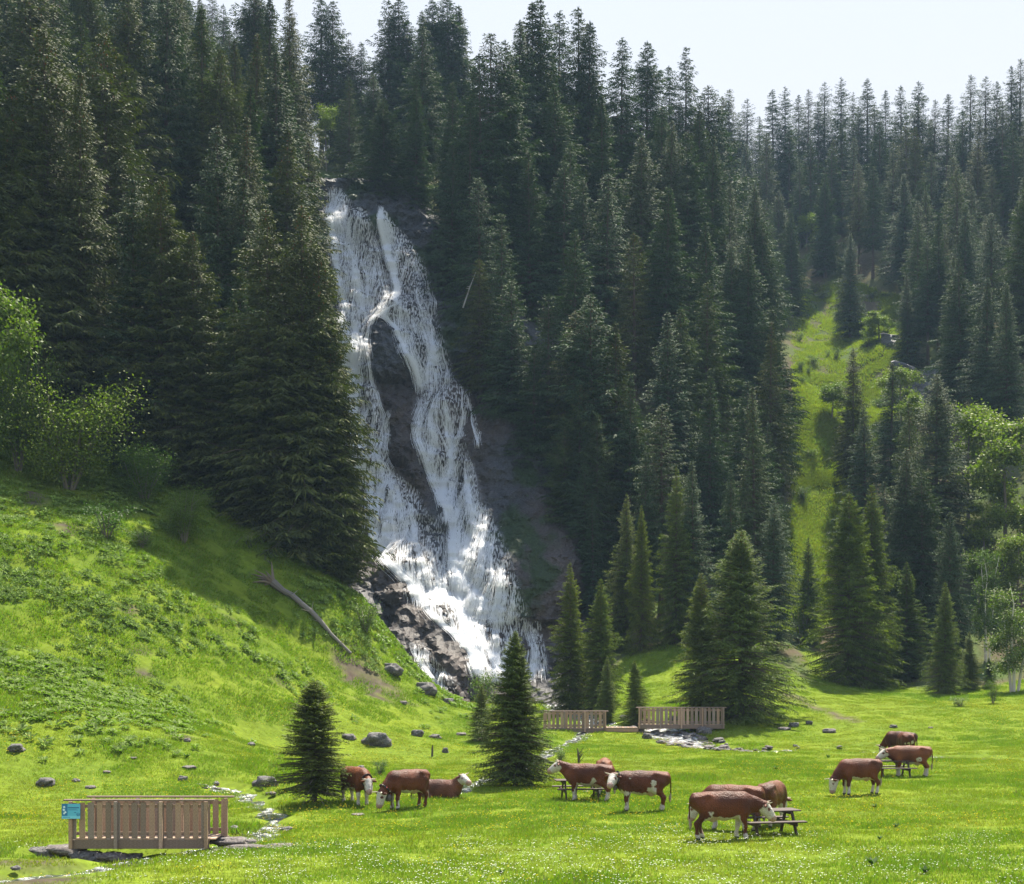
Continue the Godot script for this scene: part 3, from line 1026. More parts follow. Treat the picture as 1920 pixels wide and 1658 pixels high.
var face_table := PackedFloat32Array()
func face_fast(px: float, py: float) -> Vector2:
	if face_table.is_empty():
		for k in 1400:
			var d := 118.0
			var ky := (HZ - k) / F
			while d < 192.0 and EYE + ky * d > face_y(d): d += 0.1
			face_table.append(d)
	var d := lerpf(face_table[int(py)], face_table[int(py) + 1], py - int(py))
	return Vector2((px - 960.0) * d / F, EYE + (HZ - py) * d / F)

func build_water() -> void:
	var si := 0
	for s in streams:
		var pts: Array = s[0]
		var v := PackedVector3Array()
		var c := PackedColorArray()
		var idx := PackedInt32Array()
		var across := 15
		var path := []
		for k in pts.size() - 1:
			var n := int(ceil(pts[k].distance_to(pts[k + 1]) / 0.2))
			for t in n: path.append(pts[k].lerp(pts[k + 1], float(t) / n))
		path.append(pts[-1])
		for k in path.size():
			var a: Vector2 = path[maxi(k - 1, 0)]
			var b: Vector2 = path[mini(k + 1, path.size() - 1)]
			var side := (b - a).normalized().orthogonal()
			var lvl := 99.0
			for e in [-1.0, 0.0, 1.0]:
				var q0: Vector2 = path[k] + side * e * s[1] * 0.5
				lvl = minf(lvl, land(q0.x, q0.y))
			lvl += -s[2] * 0.6
			for i in across:
				var u := (i / (across - 1.0) - 0.5) * 2.0
				var q: Vector2 = path[k] + side * u * s[1] * 1.25
				var fm := n_fine.get_noise_2d(q.x * 5.0 + 40.0, q.y * 2.6)
				v.append(Vector3(q.x, lvl + 0.05 * fm, -q.y))
				var foam := smoothstep(0.12, 0.34, fm + (0.16 if si == 2 else 0.0))
				c.append(Color(0.06, 0.068, 0.06).lerp(Color(0.8, 0.82, 0.84), foam))
		for k in path.size() - 1:
			for i in across - 1:
				var q := k * across + i
				for w in [q, q + across, q + across + 1, q, q + across + 1, q + 1]: idx.append(w)
		var o := top("stream", smooth_mesh(v, idx, c), M.stream)
		tag(o, ["brook running out under the plank bridge with the blue sign", "narrow brook behind the lying cow", "foaming stream from the waterfall under the two distant bridges", "narrow brook crossing the open meadow"][si], "stream", "", "structure")
		si += 1


# ---------------------------------------------------------------- the wood
func looks(h: float, kind: String, tone: int) -> String:
	var size := "very tall " if h > 26.5 else "tall " if h > 22.5 else "middle sized " if h > 18.0 else "short "
	return size + {"large": "broad ", "forest": "full crowned ", "bare": "thin crowned ", "far": "slim "}[kind] + ["green ", "olive brown ", "blue green ", "grey green ", "dark "][tone]

func build_trees() -> void:
	# trees whose foot shows: px, foot py, top py, width px, kind, which, tone, label
	var feet := [
		[966, 1474, 1180, 165, "near", 0, 0, "dense dark young fir standing alone in the meadow beside a picnic table", "fir"],
		[590, 1513, 1276, 172, "near", 1, 1, "scraggly small fir with see-through crown standing beside the brook", "fir"],
		[903, 1392, 1285, 62, "open", 2, 1, "small olive fir half hidden behind the dense young fir", "fir"],
		[1388, 1345, 992, 228, "open", 0, 3, "broad bright green spruce beside the longer of the two distant bridges", "spruce"],
		[1316, 1338, 1074, 130, "open", 1, 1, "olive spruce growing into the side of the broad bright spruce", "spruce"],
		[1592, 1286, 920, 185, "open", 3, 3, "tall broad grey green spruce at the edge of the lawn", "spruce"],
		[1634, 1283, 908, 150, "open", 1, 0, "tall spruce close behind the broad grey green spruce on the lawn edge", "spruce"],
		[1700, 1272, 1051, 105, "open", 2, 4, "dark medium spruce behind the tall pair at the lawn edge", "spruce"],
		[1516, 1205, 1006, 72, "open", 2, 2, "slim dark spruce behind a pale shrub near the path", "spruce"],
		[1772, 1301, 1090, 88, "open", 1, 3, "free standing spruce with trunk foot showing on a grassy knoll", "spruce"],
		[1818, 1294, 1184, 52, "open", 2, 1, "small spruce beside the free standing spruce on the knoll", "spruce"],
		[1855, 1290, 1232, 32, "open", 3, 4, "very small dark spruce between the knoll and the birch", "spruce"],
		[1070, 1328, 1046, 105, "open", 2, 1, "tall thin olive spruce behind the shorter distant bridge", "spruce"],
		[1126, 1326, 1076, 112, "open", 1, 3, "bushy green spruce behind the gap between the distant bridges", "spruce"],
		[1138, 1347, 1220, 50, "open", 2, 3, "small pale green spruce between the two distant bridges", "spruce"],
		[1191, 1353, 1230, 70, "open", 3, 3, "small dense spruce at the end of the longer distant bridge", "spruce"],
		[1175, 1214, 918, 100, "open", 2, 1, "tall spruce with lit left side at the edge of the wood", "spruce"],
		[1203, 1216, 940, 74, "open", 1, 1, "narrow spruce leaning into the lit spruce at the wood edge", "spruce"],
		[1268, 1207, 876, 98, "open", 2, 0, "tall slender spruce with reddish top at the wood edge", "spruce"],
		[712, 1168, 1060, 66, "open", 2, 4, "young dark fir on the rocks beside the foot of the waterfall", "fir"]]
	for t in feet:
		var d := hit(t[0], t[1])
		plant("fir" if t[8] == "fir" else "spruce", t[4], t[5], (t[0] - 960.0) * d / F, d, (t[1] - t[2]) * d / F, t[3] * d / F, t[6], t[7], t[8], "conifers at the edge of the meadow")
	# trees of the wood, known by their tops: px, py, height in metres, kind
	var stands := [
		["spruce in the dense stand above the grassy bank", "spruces between the grassy bank and the waterfall", 1, [
			[150, 130, 29, 0], [240, -40, 31, 0], [60, -60, 30, 0], [-30, 60, 29, 0], [310, -50, 32, 0], [415, 92, 27, 1], [478, 55, 28, 1], [466, 162, 26, 1], [410, 234, 27, 0], [462, 212, 26, 1],
			[535, 232, 26, 1], [575, 266, 27, 0], [456, 326, 24, 0], [567, 386, 28, 0], [300, 340, 25, 0], [362, 434, 22, 0], [505, 400, 24, 0], [602, 470, 24, 0], [545, -10, 28, 1], [380, 10, 30, 1], [520, 90, 27, 1],
			[90, 60, 30, 0], [20, 160, 27, 0], [200, 60, 30, 1], [-20, -80, 30, 1], [622, 600, 22, 0], [590, 720, 18, 0], [440, 560, 22, 0], [250, 330, 26, 0], [120, 360, 25, 0], [30, 330, 24, 0], [520, 640, 18, 0], [640, 850, 12, 0], [350, 640, 16, 0]]],
		["spruce above the lip of the waterfall", "spruces above the waterfall", 2, [
			[603, -8, 24, 2], [622, -4, 24, 2], [655, 72, 18, 1], [677, 82, 18, 2], [729, 1, 23, 2], [750, -5, 25, 1], [766, 36, 22, 1], [793, 17, 24, 1], [809, 3, 25, 1], [842, -8, 26, 1], [861, 6, 25, 1], [700, 130, 16, 1], [720, 190, 15, 1], [780, 150, 18, 1], [640, 180, 12, 1]]],
		["spruce in the steep wood beside the waterfall", "spruces on the steep slope beside the waterfall", 2, [
			[901, 102, 24, 2], [923, 67, 26, 2], [944, 75, 25, 1], [972, 33, 25, 1], [1000, 8, 26, 1], [1014, 0, 27, 2], [1047, 20, 25, 2], [1086, 8, 26, 2], [1103, 38, 25, 1], [1165, 74, 24, 2], [1213, 77, 24, 1], [1256, 122, 21, 2], [1286, 86, 24, 2],
			[848, 157, 20, 1], [847, 266, 20, 1], [993, 284, 20, 1], [1057, 304, 22, 2], [1138, 325, 23, 2], [1095, 332, 21, 1], [1078, 428, 22, 1], [1250, 346, 22, 1], [1326, 415, 22, 1], [1371, 446, 20, 1], [1109, 551, 23, 1], [1156, 598, 22, 1], [1028, 545, 20, 2], [1077, 579, 20, 2],
			[1253, 575, 22, 1], [1276, 580, 21, 1], [1325, 525, 22, 1], [1067, 268, 22, 2], [900, 330, 19, 2], [940, 400, 20, 2], [960, 520, 18, 2], [900, 480, 17, 2], [1190, 430, 21, 2], [1200, 250, 22, 1], [1130, 180, 22, 1], [1040, 160, 22, 1], [960, 190, 21, 1], [880, 210, 20, 1], [1000, 640, 17, 1], [960, 600, 14, 2],
			[1402, 456, 21, 1], [1417, 345, 20, 1], [1398, 268, 20, 1], [1335, 249, 21, 1], [1290, 250, 21, 1], [1240, 200, 21, 1], [1330, 160, 20, 1], [1366, 170, 20, 2], [1460, 354, 19, 1], [1484, 398, 20, 1], [1430, 410, 20, 2], [1455, 634, 20, 1], [1400, 708, 20, 1], [1180, 700, 19, 1], [1240, 760, 18, 2], [1330, 700, 19, 1], [1440, 790, 18, 1], [1090, 720, 17, 1], [1370, 880, 15, 1], [1060, 800, 14, 1], [1085, 760, 16, 1], [1096, 860, 14, 1], [1112, 930, 12, 1], [1078, 680, 16, 1], [1100, 640, 18, 2], [1120, 780, 17, 1], [1450, 930, 14, 1], [1300, 860, 15, 1], [1210, 860, 14, 2]]],
		["spruce on the hazy far ridge against the sky", "spruces on the far ridge", 2, [
			[1354, 182, 22, 3], [1401, 183, 22, 3], [1424, 221, 20, 3], [1450, 166, 24, 3], [1472, 160, 25, 3], [1498, 177, 23, 3], [1515, 168, 24, 3], [1546, 153, 25, 3], [1577, 146, 26, 3], [1599, 172, 24, 3], [1627, 148, 26, 3], [1661, 168, 24, 3], [1690, 160, 25, 3], [1723, 153, 26, 3], [1752, 187, 23, 3], [1778, 180, 23, 3], [1819, 139, 26, 3], [1848, 141, 26, 3], [1869, 151, 25, 3], [1896, 125, 26, 3], [1912, 110, 27, 3],
			[1535, 190, 22, 3], [1610, 200, 22, 3], [1640, 190, 22, 3], [1675, 266, 21, 3], [1721, 195, 23, 3], [1747, 283, 20, 3], [1805, 206, 22, 3], [1838, 216, 22, 3], [1900, 226, 22, 3], [1833, 259, 21, 3], [1580, 230, 21, 3], [1480, 240, 20, 3], [1520, 260, 20, 3], [1775, 240, 21, 3], [1880, 190, 23, 3], [1440, 260, 19, 3], [1650, 230, 21, 3], [1700, 230, 22, 3], [1600, 260, 21, 3], [1560, 270, 20, 3], [1500, 300, 19, 3], [1790, 300, 20, 3], [1860, 310, 20, 3], [1930, 200, 24, 3]]],
		["spruce on the slope around the sunny clearing", "spruces around the sunny clearing", 2, [
			[1548, 326, 21, 1], [1594, 436, 19, 1], [1611, 307, 22, 2], [1637, 314, 22, 2], [1697, 321, 23, 1], [1728, 335, 22, 2], [1702, 514, 18, 1], [1760, 400, 22, 1], [1810, 380, 22, 1], [1860, 400, 22, 2], [1910, 380, 22, 1], [1800, 480, 21, 1], [1740, 440, 21, 2], [1850, 523, 20, 1], [1888, 534, 20, 1], 
			[1600, 653, 19, 1], [1671, 685, 18, 1], [1755, 698, 22, 1], [1697, 837, 19, 1], [1623, 760, 18, 1], [1730, 880, 17, 1], [1660, 900, 14, 1], [1780, 960, 14, 1]]]]
	var names := ["large", "forest", "bare", "far"]
	var spots := []
	var count := 0
	for s in stands:
		for t in s[3]:
			var d := tip_d(t[0], t[1], t[2] * (1.15 if t[0] > 870 and t[0] < 1430 and t[3] != 3 else 1.0))
			var x: float = (t[0] - 960.0) * d / F
			if d < 0.0:
				d = 330.0 if t[0] > 1330 else 230.0
				x = (t[0] - 960.0) * d / F
			var h: float = clampf(EYE + (HZ - t[1]) * d / F - land(x, d), 8.0, 33.0)
			spots.append(Vector2(x, d))
			var tn: int = s[2] if rng.randf() < 0.6 else rng.randi() % 5
			plant("spruce", names[t[3]], rng.randi() % 5, x, d, h, 0.0, tn, looks(h, names[t[3]], tn) + s[0], "spruce", s[1])
			count += 1
	# the rest of the wood between them
	var fill := []
	var d := 108.0
	while d < 372.0:
		var x := -0.40 * d
		while x < 0.40 * d:
			var p := Vector2(x + rng.randf_range(-2.6, 2.6), d + rng.randf_range(-2.6, 2.6))
			x += 9.0
			if not is_wood(p.x, p.y): continue
			if p.x > -0.137 * p.y - 1.0 and p.x < 8.0 and p.y < 186.0 and p.y > 110.0: continue
			if p.x > -10.0 and p.y < 128.0: continue
			if p.y < 116.0 and p.x > -14.0 and p.x < 0.0: continue
			var near := false
			for q in spots:
				if q.distance_squared_to(p) < 14.0: near = true
			if near: continue
			var h := rng.randf_range(15.0, 28.0) if p.y > 140.0 else rng.randf_range(11.0, 19.0)
			# keep the sunny clearing, the sky and the trees at the front as they are: the top must lie below the known ridge line
			var top_py := HZ - (land(p.x, p.y) + h - EYE) * F / p.y
			var px := 960.0 + p.x * F / p.y
			if px > 690.0 and px < 1340.0 and top_py < 60.0 + absf(px - 1020.0) * 0.45: continue
			if px >= 1340.0 and top_py < 215.0: continue
			if px > 1465.0 and px < 1705.0 and p.y > 128.0 and p.y < 296.0: continue
			if px > 560.0 and px <= 690.0 and top_py < 120.0: continue
			var clear := false
			for q in [[1285, 1395, 1020, 200], [1770, 1930, 1010, 210], [355, 415, 300, 172], [590, 645, 330, 172], [1670, 1815, 745, 215], [20, 260, 900, 110]]:
				if px > q[0] and px < q[1] and top_py < q[2] and p.y < q[3]: clear = true
			if clear: continue
			# hidden behind the near slopes: leave out
			var hidden := false
			for k in range(1, 12):
				var dk := 100.0 + (p.y - 100.0) * k / 12.0
				if land(p.x * dk / p.y, dk) + 12.0 > EYE + (land(p.x, p.y) + h - EYE) * dk / p.y and dk < p.y - 8.0: hidden = true
			if hidden: continue
			fill.append([p, h])
		d += 8.5
	fill.sort_custom(func(a, b): return a[1] / a[0].y > b[1] / b[0].y)
	print("trees known by their tops ", count, ", between them ", fill.size())
	var rest := [[], [], []]
	for i in fill.size():
		var p: Vector2 = fill[i][0]
		var h: float = fill[i][1]
		if count < 285:
			count += 1
			plant("spruce", "bare" if i % 6 == 0 else "forest" if p.y < 230.0 else "far", rng.randi() % 5, p.x, p.y, h, 0.0, i % 5, looks(h, "bare" if i % 6 == 0 else "forest" if p.y < 230.0 else "far", i % 5) + ("spruce half hidden in the wood" + (" near the waterfall" if p.x < 10.0 and p.y < 215.0 else " on the far slope" if p.y > 260.0 else " by the clearing")), "spruce", "spruces filling the wood")
		else:
			var b := Basis(Vector3.UP, rng.randf() * TAU).scaled(Vector3.ONE * h / 25.0)
			rest[i % 3].append(Transform3D(b, Vector3(p.x, ground(p.x, p.y), -p.y)))
	var wood := base("distant_wood", Vector3.ZERO)
	tag(wood, "dense spruce wood covering the mountain slopes as one dark mass", "wood", "", "stuff")
	for i in 3:
		many("trunks", kinds.far[i][0][0], M.bark, rest[i], wood).set_meta("kind", "stuff")
		many("crowns", kinds.far[i][0][1], M.spruce[i], rest[i], wood).set_meta("kind", "stuff")
	# broad-leaved trees and bushes: px, foot py or -1, top py, width px, height m, kind, which, tone, label
	var leafy := [
		[-10, 905, 545, 150, "broad", 0, 0, "dark leafy tree on the grassy bank where the wood begins", "tree"],
		[130, 912, 700, 245, "bush", 0, 1, "big rounded leafy bush with bright lit leaves on one side", "bush"],
		[35, 880, 640, 150, "bush", 1, 0, "tall leafy bush beside the big rounded bush", "bush"],
		[270, 940, 838, 125, "bush", 2, 2, "low dark bush between the big rounded bush and the willow bush", "bush"],
		[345, 1014, 905, 115, "bush", 1, 0, "grey green willow bush on the bank above the fallen trunk", "bush"],
		[200, 1015, 950, 90, "scrub", 0, 2, "small shaded shrub on the grassy bank", "shrub"],
		[265, 1030, 995, 60, "scrub", 1, 0, "lit leafy shrub at the edge of the shade on the bank", "shrub"],
		[685, 1180, 1120, 62, "scrub", 1, 1, "pale leafy shrub on the crest of the bank beside the waterfall", "shrub"],
		[1503, 1205, 1108, 62, "scrub", 0, 1, "pale shrub with bare stems in front of the dark wood", "shrub"],
		[1903, 1298, 1070, 96, "birch", 0, 1, "pale birch with white stems at the edge of the lawn", "birch"],
		[1850, 1240, 1000, 60, "birch", 0, 0, "light green bushy tree between the wood and the birch", "tree"],
		[1862, 1319, 1273, 30, "scrub", 0, 1, "spindly sapling with a round top on the lawn", "sapling"],
		[1800, 1326, 1305, 40, "scrub", 1, 1, "low yellow green bush on the grassy knoll", "bush"],
		[712, 1456, 1424, 36, "scrub", 1, 2, "thin bush with bare twigs behind the grazing cows", "bush"],
		[815, 1488, 1452, 36, "scrub", 0, 2, "low dark bush behind the lying cow", "bush"],
		[1050, 1428, 1402, 30, "scrub", 0, 2, "low twiggy bush behind the cow with its head over the table", "bush"],
		[775, 1225, 1185, 45, "scrub", 1, 1, "little shrub growing from the rocks at the foot of the waterfall", "shrub"],
		[905, 1330, 1255, 60, "scrub", 1, 1, "yellow green bush behind the dense young fir", "bush"],
		[210, 1596, 1572, 40, "scrub", 0, 0, "low leafy plant growing under the plank bridge", "bush"],
		[450, 1582, 1558, 34, "scrub", 1, 1, "low leafy plant beside the end of the plank bridge", "bush"],
		[860, 1478, 1458, 40, "scrub", 0, 2, "dark tuft of twigs beside the brook near the young fir", "bush"]]
	for t in leafy:
		var dd := hit(t[0], t[1])
		plant({"tree": "leafy_tree", "birch": "birch", "bush": "bush", "shrub": "shrub", "sapling": "sapling"}[t[8]], t[4], t[5], (t[0] - 960.0) * dd / F, dd, (t[1] - t[2]) * dd / F, t[3] * dd / F, t[6], t[7], t[8], "leafy bushes and trees")
	var put := 0
	var tries := 0
	while put < 34 and tries < 900:
		tries += 1
		var q: Vector2 = glade[rng.randi() % glade.size()].lerp(glade[rng.randi() % glade.size()], rng.randf())
		if q.y < 165.0 or not Geometry2D.is_point_in_polygon(q, glade): continue
		put += 1
		plant("shrub", "scrub", put, q.x, q.y, rng.randf_range(0.8, 2.4), rng.randf_range(1.2, 3.2), put % 2, "low leafy shrub dotted over the sunny clearing", "shrub", "shrubs in the clearing")
	var green := [   # known by their tops: px, py, height m, width m, which, tone, label
		[385, 150, 13, 4.2, 1, 1, "bright yellow green beech lit among dark spruces"], [612, 200, 10, 4.0, 0, 1, "light green tree glowing behind the waterfall lip"],
		[1340, 862, 8.5, 5.2, 1, 2, "deep green maple in the shade of the wood edge"], [1816, 757, 13, 7.0, 2, 1, "bright green birch like tree below the grey outcrop"], [1888, 782, 15, 8.5, 0, 1, "tall pale green tree in front of the dark slope"],
		[1648, 585, 5, 5.5, 2, 1, "pale leafy tree at the upper side of the clearing"], [1512, 402, 8, 5.0, 1, 1, "light green tree at the top of the clearing"], [1690, 690, 7, 5.5, 0, 1, "silvery green tree below the grey outcrop"], [1610, 590, 4, 5.0, 1, 1, "low pale tree on the clearing slope"],
		[1720, 740, 8, 5.0, 2, 1, "pale green tree leaning beside the grey outcrop"], [1560, 720, 5, 4.5, 1, 0, "round green tree low on the clearing"], [1700, 960, 6, 3.6, 2, 0, "small green tree glimpsed between the spruces"],
		[1785, 905, 8, 5.0, 1, 1, "rounded pale tree at the foot of the bright green birch like tree"], [1848, 935, 9, 5.5, 2, 1, "leafy green tree standing under the tall pale green tree"], [1908, 1000, 8, 5.0, 0, 1, "low spreading tree above the birch with white stems"], [1835, 1040, 6, 4.0, 1, 0, "small round tree in front of the pale trees"]]
	for t in green:
		var dd := tip_d(t[0], t[1], t[2], true, 128.0)
		plant("leafy_tree", "broad", t[4], (t[0] - 960.0) * dd / F, dd, t[2], t[3], t[5], t[6], "tree", "leafy trees in the wood")


# ---------------------------------------------------------------- grass, herbs and flowers
func tilt(x: float, d: float, turn: float, s: float) -> Transform3D:
	var y := ground(x, d)
	var gx := (land(x + 0.4, d) - land(x - 0.4, d)) / 0.8
	var gd := (land(x, d + 0.4) - land(x, d - 0.4)) / 0.8
	var up := Vector3(-gx, 1.0, gd).normalized()
	var fx := Vector3(1, gx, 0).normalized()
	var b := Basis(fx, up, fx.cross(up)).orthonormalized()
	return Transform3D(b * Basis(Vector3.UP, turn) * Basis.from_scale(Vector3.ONE * s), Vector3(x, y, -d))

func turf(sd: int, side: float, blades: int, tall: float, wide: float, hue: Color) -> ArrayMesh:
	var r := RandomNumberGenerator.new()
	r.seed = sd
	var s := Soup.new()
	for i in blades:
		var p := Vector3(r.randf_range(-0.5, 0.5) * side, -0.02, r.randf_range(-0.5, 0.5) * side)
		var a := r.randf() * TAU
		var h := tall * r.randf_range(0.45, 1.25)
		var w := Vector3(cos(a), 0, sin(a)) * wide * r.randf_range(0.7, 1.3)
		var lean := Vector3(r.randfn(), 0, r.randfn()) * h * 0.42
		var t := r.randf_range(0.72, 1.25)
		var col := Color(hue.r * t * r.randf_range(0.8, 1.25), hue.g * t, hue.b * t)
		if r.randf() < 0.07: col = Color(0.22 * t, 0.19 * t, 0.08 * t)
		s.tri(p - w, p + Vector3(0, h, 0) + lean, p + w, col)
	return s.mesh()

func build_grass() -> void:
	var short := [[], [], [], []]
	var lush := [[], [], []]
	var far := [[], []]
	var d := 31.0
	while d < 134.0:
		var st := 1.05 if d < 75.0 else 1.3
		var x := -0.385 * d
		while x < 0.385 * d:
			var px := x + rng.randf_range(-0.45, 0.45)
			var pd := d + rng.randf_range(-0.45, 0.45)
			x += st
			if is_wood(px, pd) and rng.randf() < 0.9: continue
			if px > -8.0 and px < 4.0 and pd > 116.0: continue
			if bare_soil(px, pd) > rng.randf_range(0.5, 1.4): continue
			var wet := false
			for s in streams:
				if not s[3].has_point(Vector2(px, pd)): continue
				for k in s[0].size() - 1:
					if seg_dist(Vector2(px, pd), s[0][k], s[0][k + 1]) < s[1] * 0.7 + 0.3: wet = true
			if wet: continue
			var y := land(px, pd)
			var rough := clampf((y - 0.9) / 3.0, 0.0, 1.0) if px < 0.0 else 0.0
			rough += n_mid.get_noise_2d(px * 0.8, pd * 0.8) * 0.9
			if rough > 0.42: lush[rng.randi() % 3].append(tilt(px, pd, rng.randf() * TAU, rng.randf_range(0.85, 1.25)))
			else: short[clampi(int(1.9 + 3.6 * (n_mid.get_noise_2d(px * 0.55 + 300.0, pd * 0.4) + 0.5 * n_fine.get_noise_2d(px * 0.6, pd * 0.6)) + rng.randf_range(-0.7, 0.7)), 0, 3)].append(tilt(px, pd, rng.randf() * TAU, rng.randf_range(0.9, 1.15)))
		d += st
	var root := base("meadow_grass", Vector3.ZERO)
	tag(root, "short bright green pasture grass over the meadow and the bank", "grass", "", "stuff")
	for i in 4:
		many("grass", turf(400 + i, 1.5, 520, [0.075, 0.085, 0.10, 0.13][i], 0.012, [Color(0.235, 0.265, 0.04), Color(0.21, 0.265, 0.03), Color(0.185, 0.26, 0.03), Color(0.15, 0.235, 0.03)][i]), M.grass, short[i], root).set_meta("kind", "stuff")
	for i in 3:
		many("grass", turf(410 + i, 1.5, 430, 0.17, 0.02, Color(0.165, 0.245, 0.03)), M.grass, lush[i], root).set_meta("kind", "stuff")
	# the sunny clearing high up
	var high := []
	for i in 2600:
		var k: Vector2 = glade[rng.randi() % glade.size()]
		var m: Vector2 = glade[rng.randi() % glade.size()]
		var q := k.lerp(m, rng.randf())
		if Geometry2D.is_point_in_polygon(q, glade): high.append(tilt(q.x, q.y, rng.randf() * TAU, rng.randf_range(1.2, 1.9)))
	many("grass", turf(420, 1.6, 200, 0.25, 0.035, Color(0.24, 0.28, 0.06)), M.grass, high, root).set_meta("kind", "stuff")
	# broad-leaved herbs on the bank
	var herb := []
	for i in 3:
		var r := RandomNumberGenerator.new()
		r.seed = 440 + i
		var s := Soup.new()
		for k in 26:
			var a := r.randf() * TAU
			var l := r.randf_range(0.14, 0.34)
			var p := Vector3(cos(a), 0, sin(a)) * r.randf_range(0.0, 0.25)
			var up := r.randf_range(0.35, 1.3)
			var dir := Vector3(cos(a), up, sin(a)).normalized() * l
			var t := r.randf_range(0.75, 1.3)
			var sd := Vector3(-sin(a), 0, cos(a)) * l * 0.26
			var mid := p + Vector3(0, r.randf_range(0.02, 0.14), 0)
			var tip := mid + dir + Vector3(0, -0.3 * l, 0)
			var bel := mid + dir * 0.55
			var col := Color(0.19 * t, 0.275 * t, 0.05 * t)
			s.tri(mid, bel + sd, tip, col); s.tri(mid, tip, bel - sd, col)
		herb.append(s.mesh())
	var hp := [[], [], []]
	for i in 11000:
		var px := rng.randf_range(-20.0, 900.0)
		var dd := rng.randf_range(56.0, 112.0)
		var x := (px - 960.0) * dd / F
		var y := land(x, dd)
		if y < 0.8 or is_wood(x, dd): continue
		var k := n_mid.get_noise_2d(x * 0.9 + 70.0, dd * 0.9) + 0.5 * n_big.get_noise_2d(x * 2.0, dd * 2.0)
		var want := 0.75 * smoothstep(-0.35, 0.5, k) * clampf((y - 0.8) / 3.0, 0.0, 1.0)
		if rng.randf() > want: continue
		if bare_soil(x, dd) > 0.75: continue
		hp[rng.randi() % 3].append(tilt(x, dd, rng.randf() * TAU, rng.randf_range(0.5, 1.25)))
	var hr := base("bank_herbs", Vector3.ZERO)
	tag(hr, "broad leaved green herbs growing in patches over the grassy bank", "herbs", "", "stuff")
	for i in 3: many("herbs", herb[i], M.leaf[0], hp[i], hr).set_meta("kind", "stuff")
	# flowers
	var white := []
	var yellow := []
	for i in 2:
		var r := RandomNumberGenerator.new()
		r.seed = 460 + i
		var s := Soup.new()
		for k in 34:
			var p := Vector3(r.randf_range(-0.7, 0.7), r.randf_range(0.07, 0.15), r.randf_range(-0.7, 0.7))
			var e := r.randf_range(0.012, 0.026)
			for q in 3:
				var a := TAU * q / 3.0 + r.randf()
				s.tri(p, p + Vector3(cos(a) * e, 0.3 * e, sin(a) * e), p + Vector3(cos(a + 1.6) * e, 0.3 * e, sin(a + 1.6) * e), Color(0.82, 0.84, 0.76))
			s.tri(p + Vector3(0.003, 0, 0), p + Vector3(0, -0.12, 0), p - Vector3(0.003, 0, 0), Color(0.10, 0.17, 0.03))
		white.append(s.mesh())
		s = Soup.new()
		for k in 15:
			var p := Vector3(r.randf_range(-0.7, 0.7), r.randf_range(0.1, 0.2), r.randf_range(-0.7, 0.7))
			var e := r.randf_range(0.012, 0.024)
			for q in 3:
				var a := TAU * q / 3.0 + r.randf()
				s.tri(p, p + Vector3(cos(a) * e, 0.5 * e, sin(a) * e), p + Vector3(cos(a + 1.6) * e, 0.5 * e, sin(a + 1.6) * e), Color(0.8, 0.58, 0.02))
			s.tri(p + Vector3(0.003, 0, 0), p + Vector3(0, -0.15, 0), p - Vector3(0.003, 0, 0), Color(0.10, 0.17, 0.03))
		yellow.append(s.mesh())
	var wp := [[], []]
	var yp := [[], []]
	d = 31.0
	while d < 112.0:
		var x := -0.38 * d
		while x < 0.38 * d:
			var px := x + rng.randf_range(-0.5, 0.5)
			var pd := d + rng.randf_range(-0.5, 0.5)
			x += 1.15
			var y := land(px, pd)
			if y > 3.2 or is_wood(px, pd) or bare_soil(px, pd) > 0.3: continue
			var k := n_mid.get_noise_2d(px * 0.7 + 200.0, pd * 0.7)
			var near := 1.0 - smoothstep(38.0, 47.0, pd + 5.0 * k)
			if rng.randf() < near * (0.7 if px > -8.0 else 0.25): wp[rng.randi() % 2].append(tilt(px, pd, rng.randf() * TAU, rng.randf_range(0.85, 1.2)))
			if rng.randf() < 0.10 + 0.75 * smoothstep(-0.1, 0.3, n_mid.get_noise_2d(px * 0.5 - 90.0, pd * 0.4)) * smoothstep(40.0, 48.0, pd): yp[rng.randi() % 2].append(tilt(px, pd, rng.randf() * TAU, rng.randf_range(0.8, 1.2)))
		d += 1.15
	var fw := base("white_flowers", Vector3.ZERO)
	tag(fw, "small white flowers scattered thickly through the near meadow", "flowers", "", "stuff")
	for i in 2: many("flowers", white[i], M.petal, wp[i], fw).set_meta("kind", "stuff")
	var fy := base("yellow_flowers", Vector3.ZERO)
	tag(fy, "yellow buttercups dotted over the meadow around the cows", "flowers", "", "stuff")
	for i in 2: many("flowers", yellow[i], M.petal, yp[i], fy).set_meta("kind", "stuff")


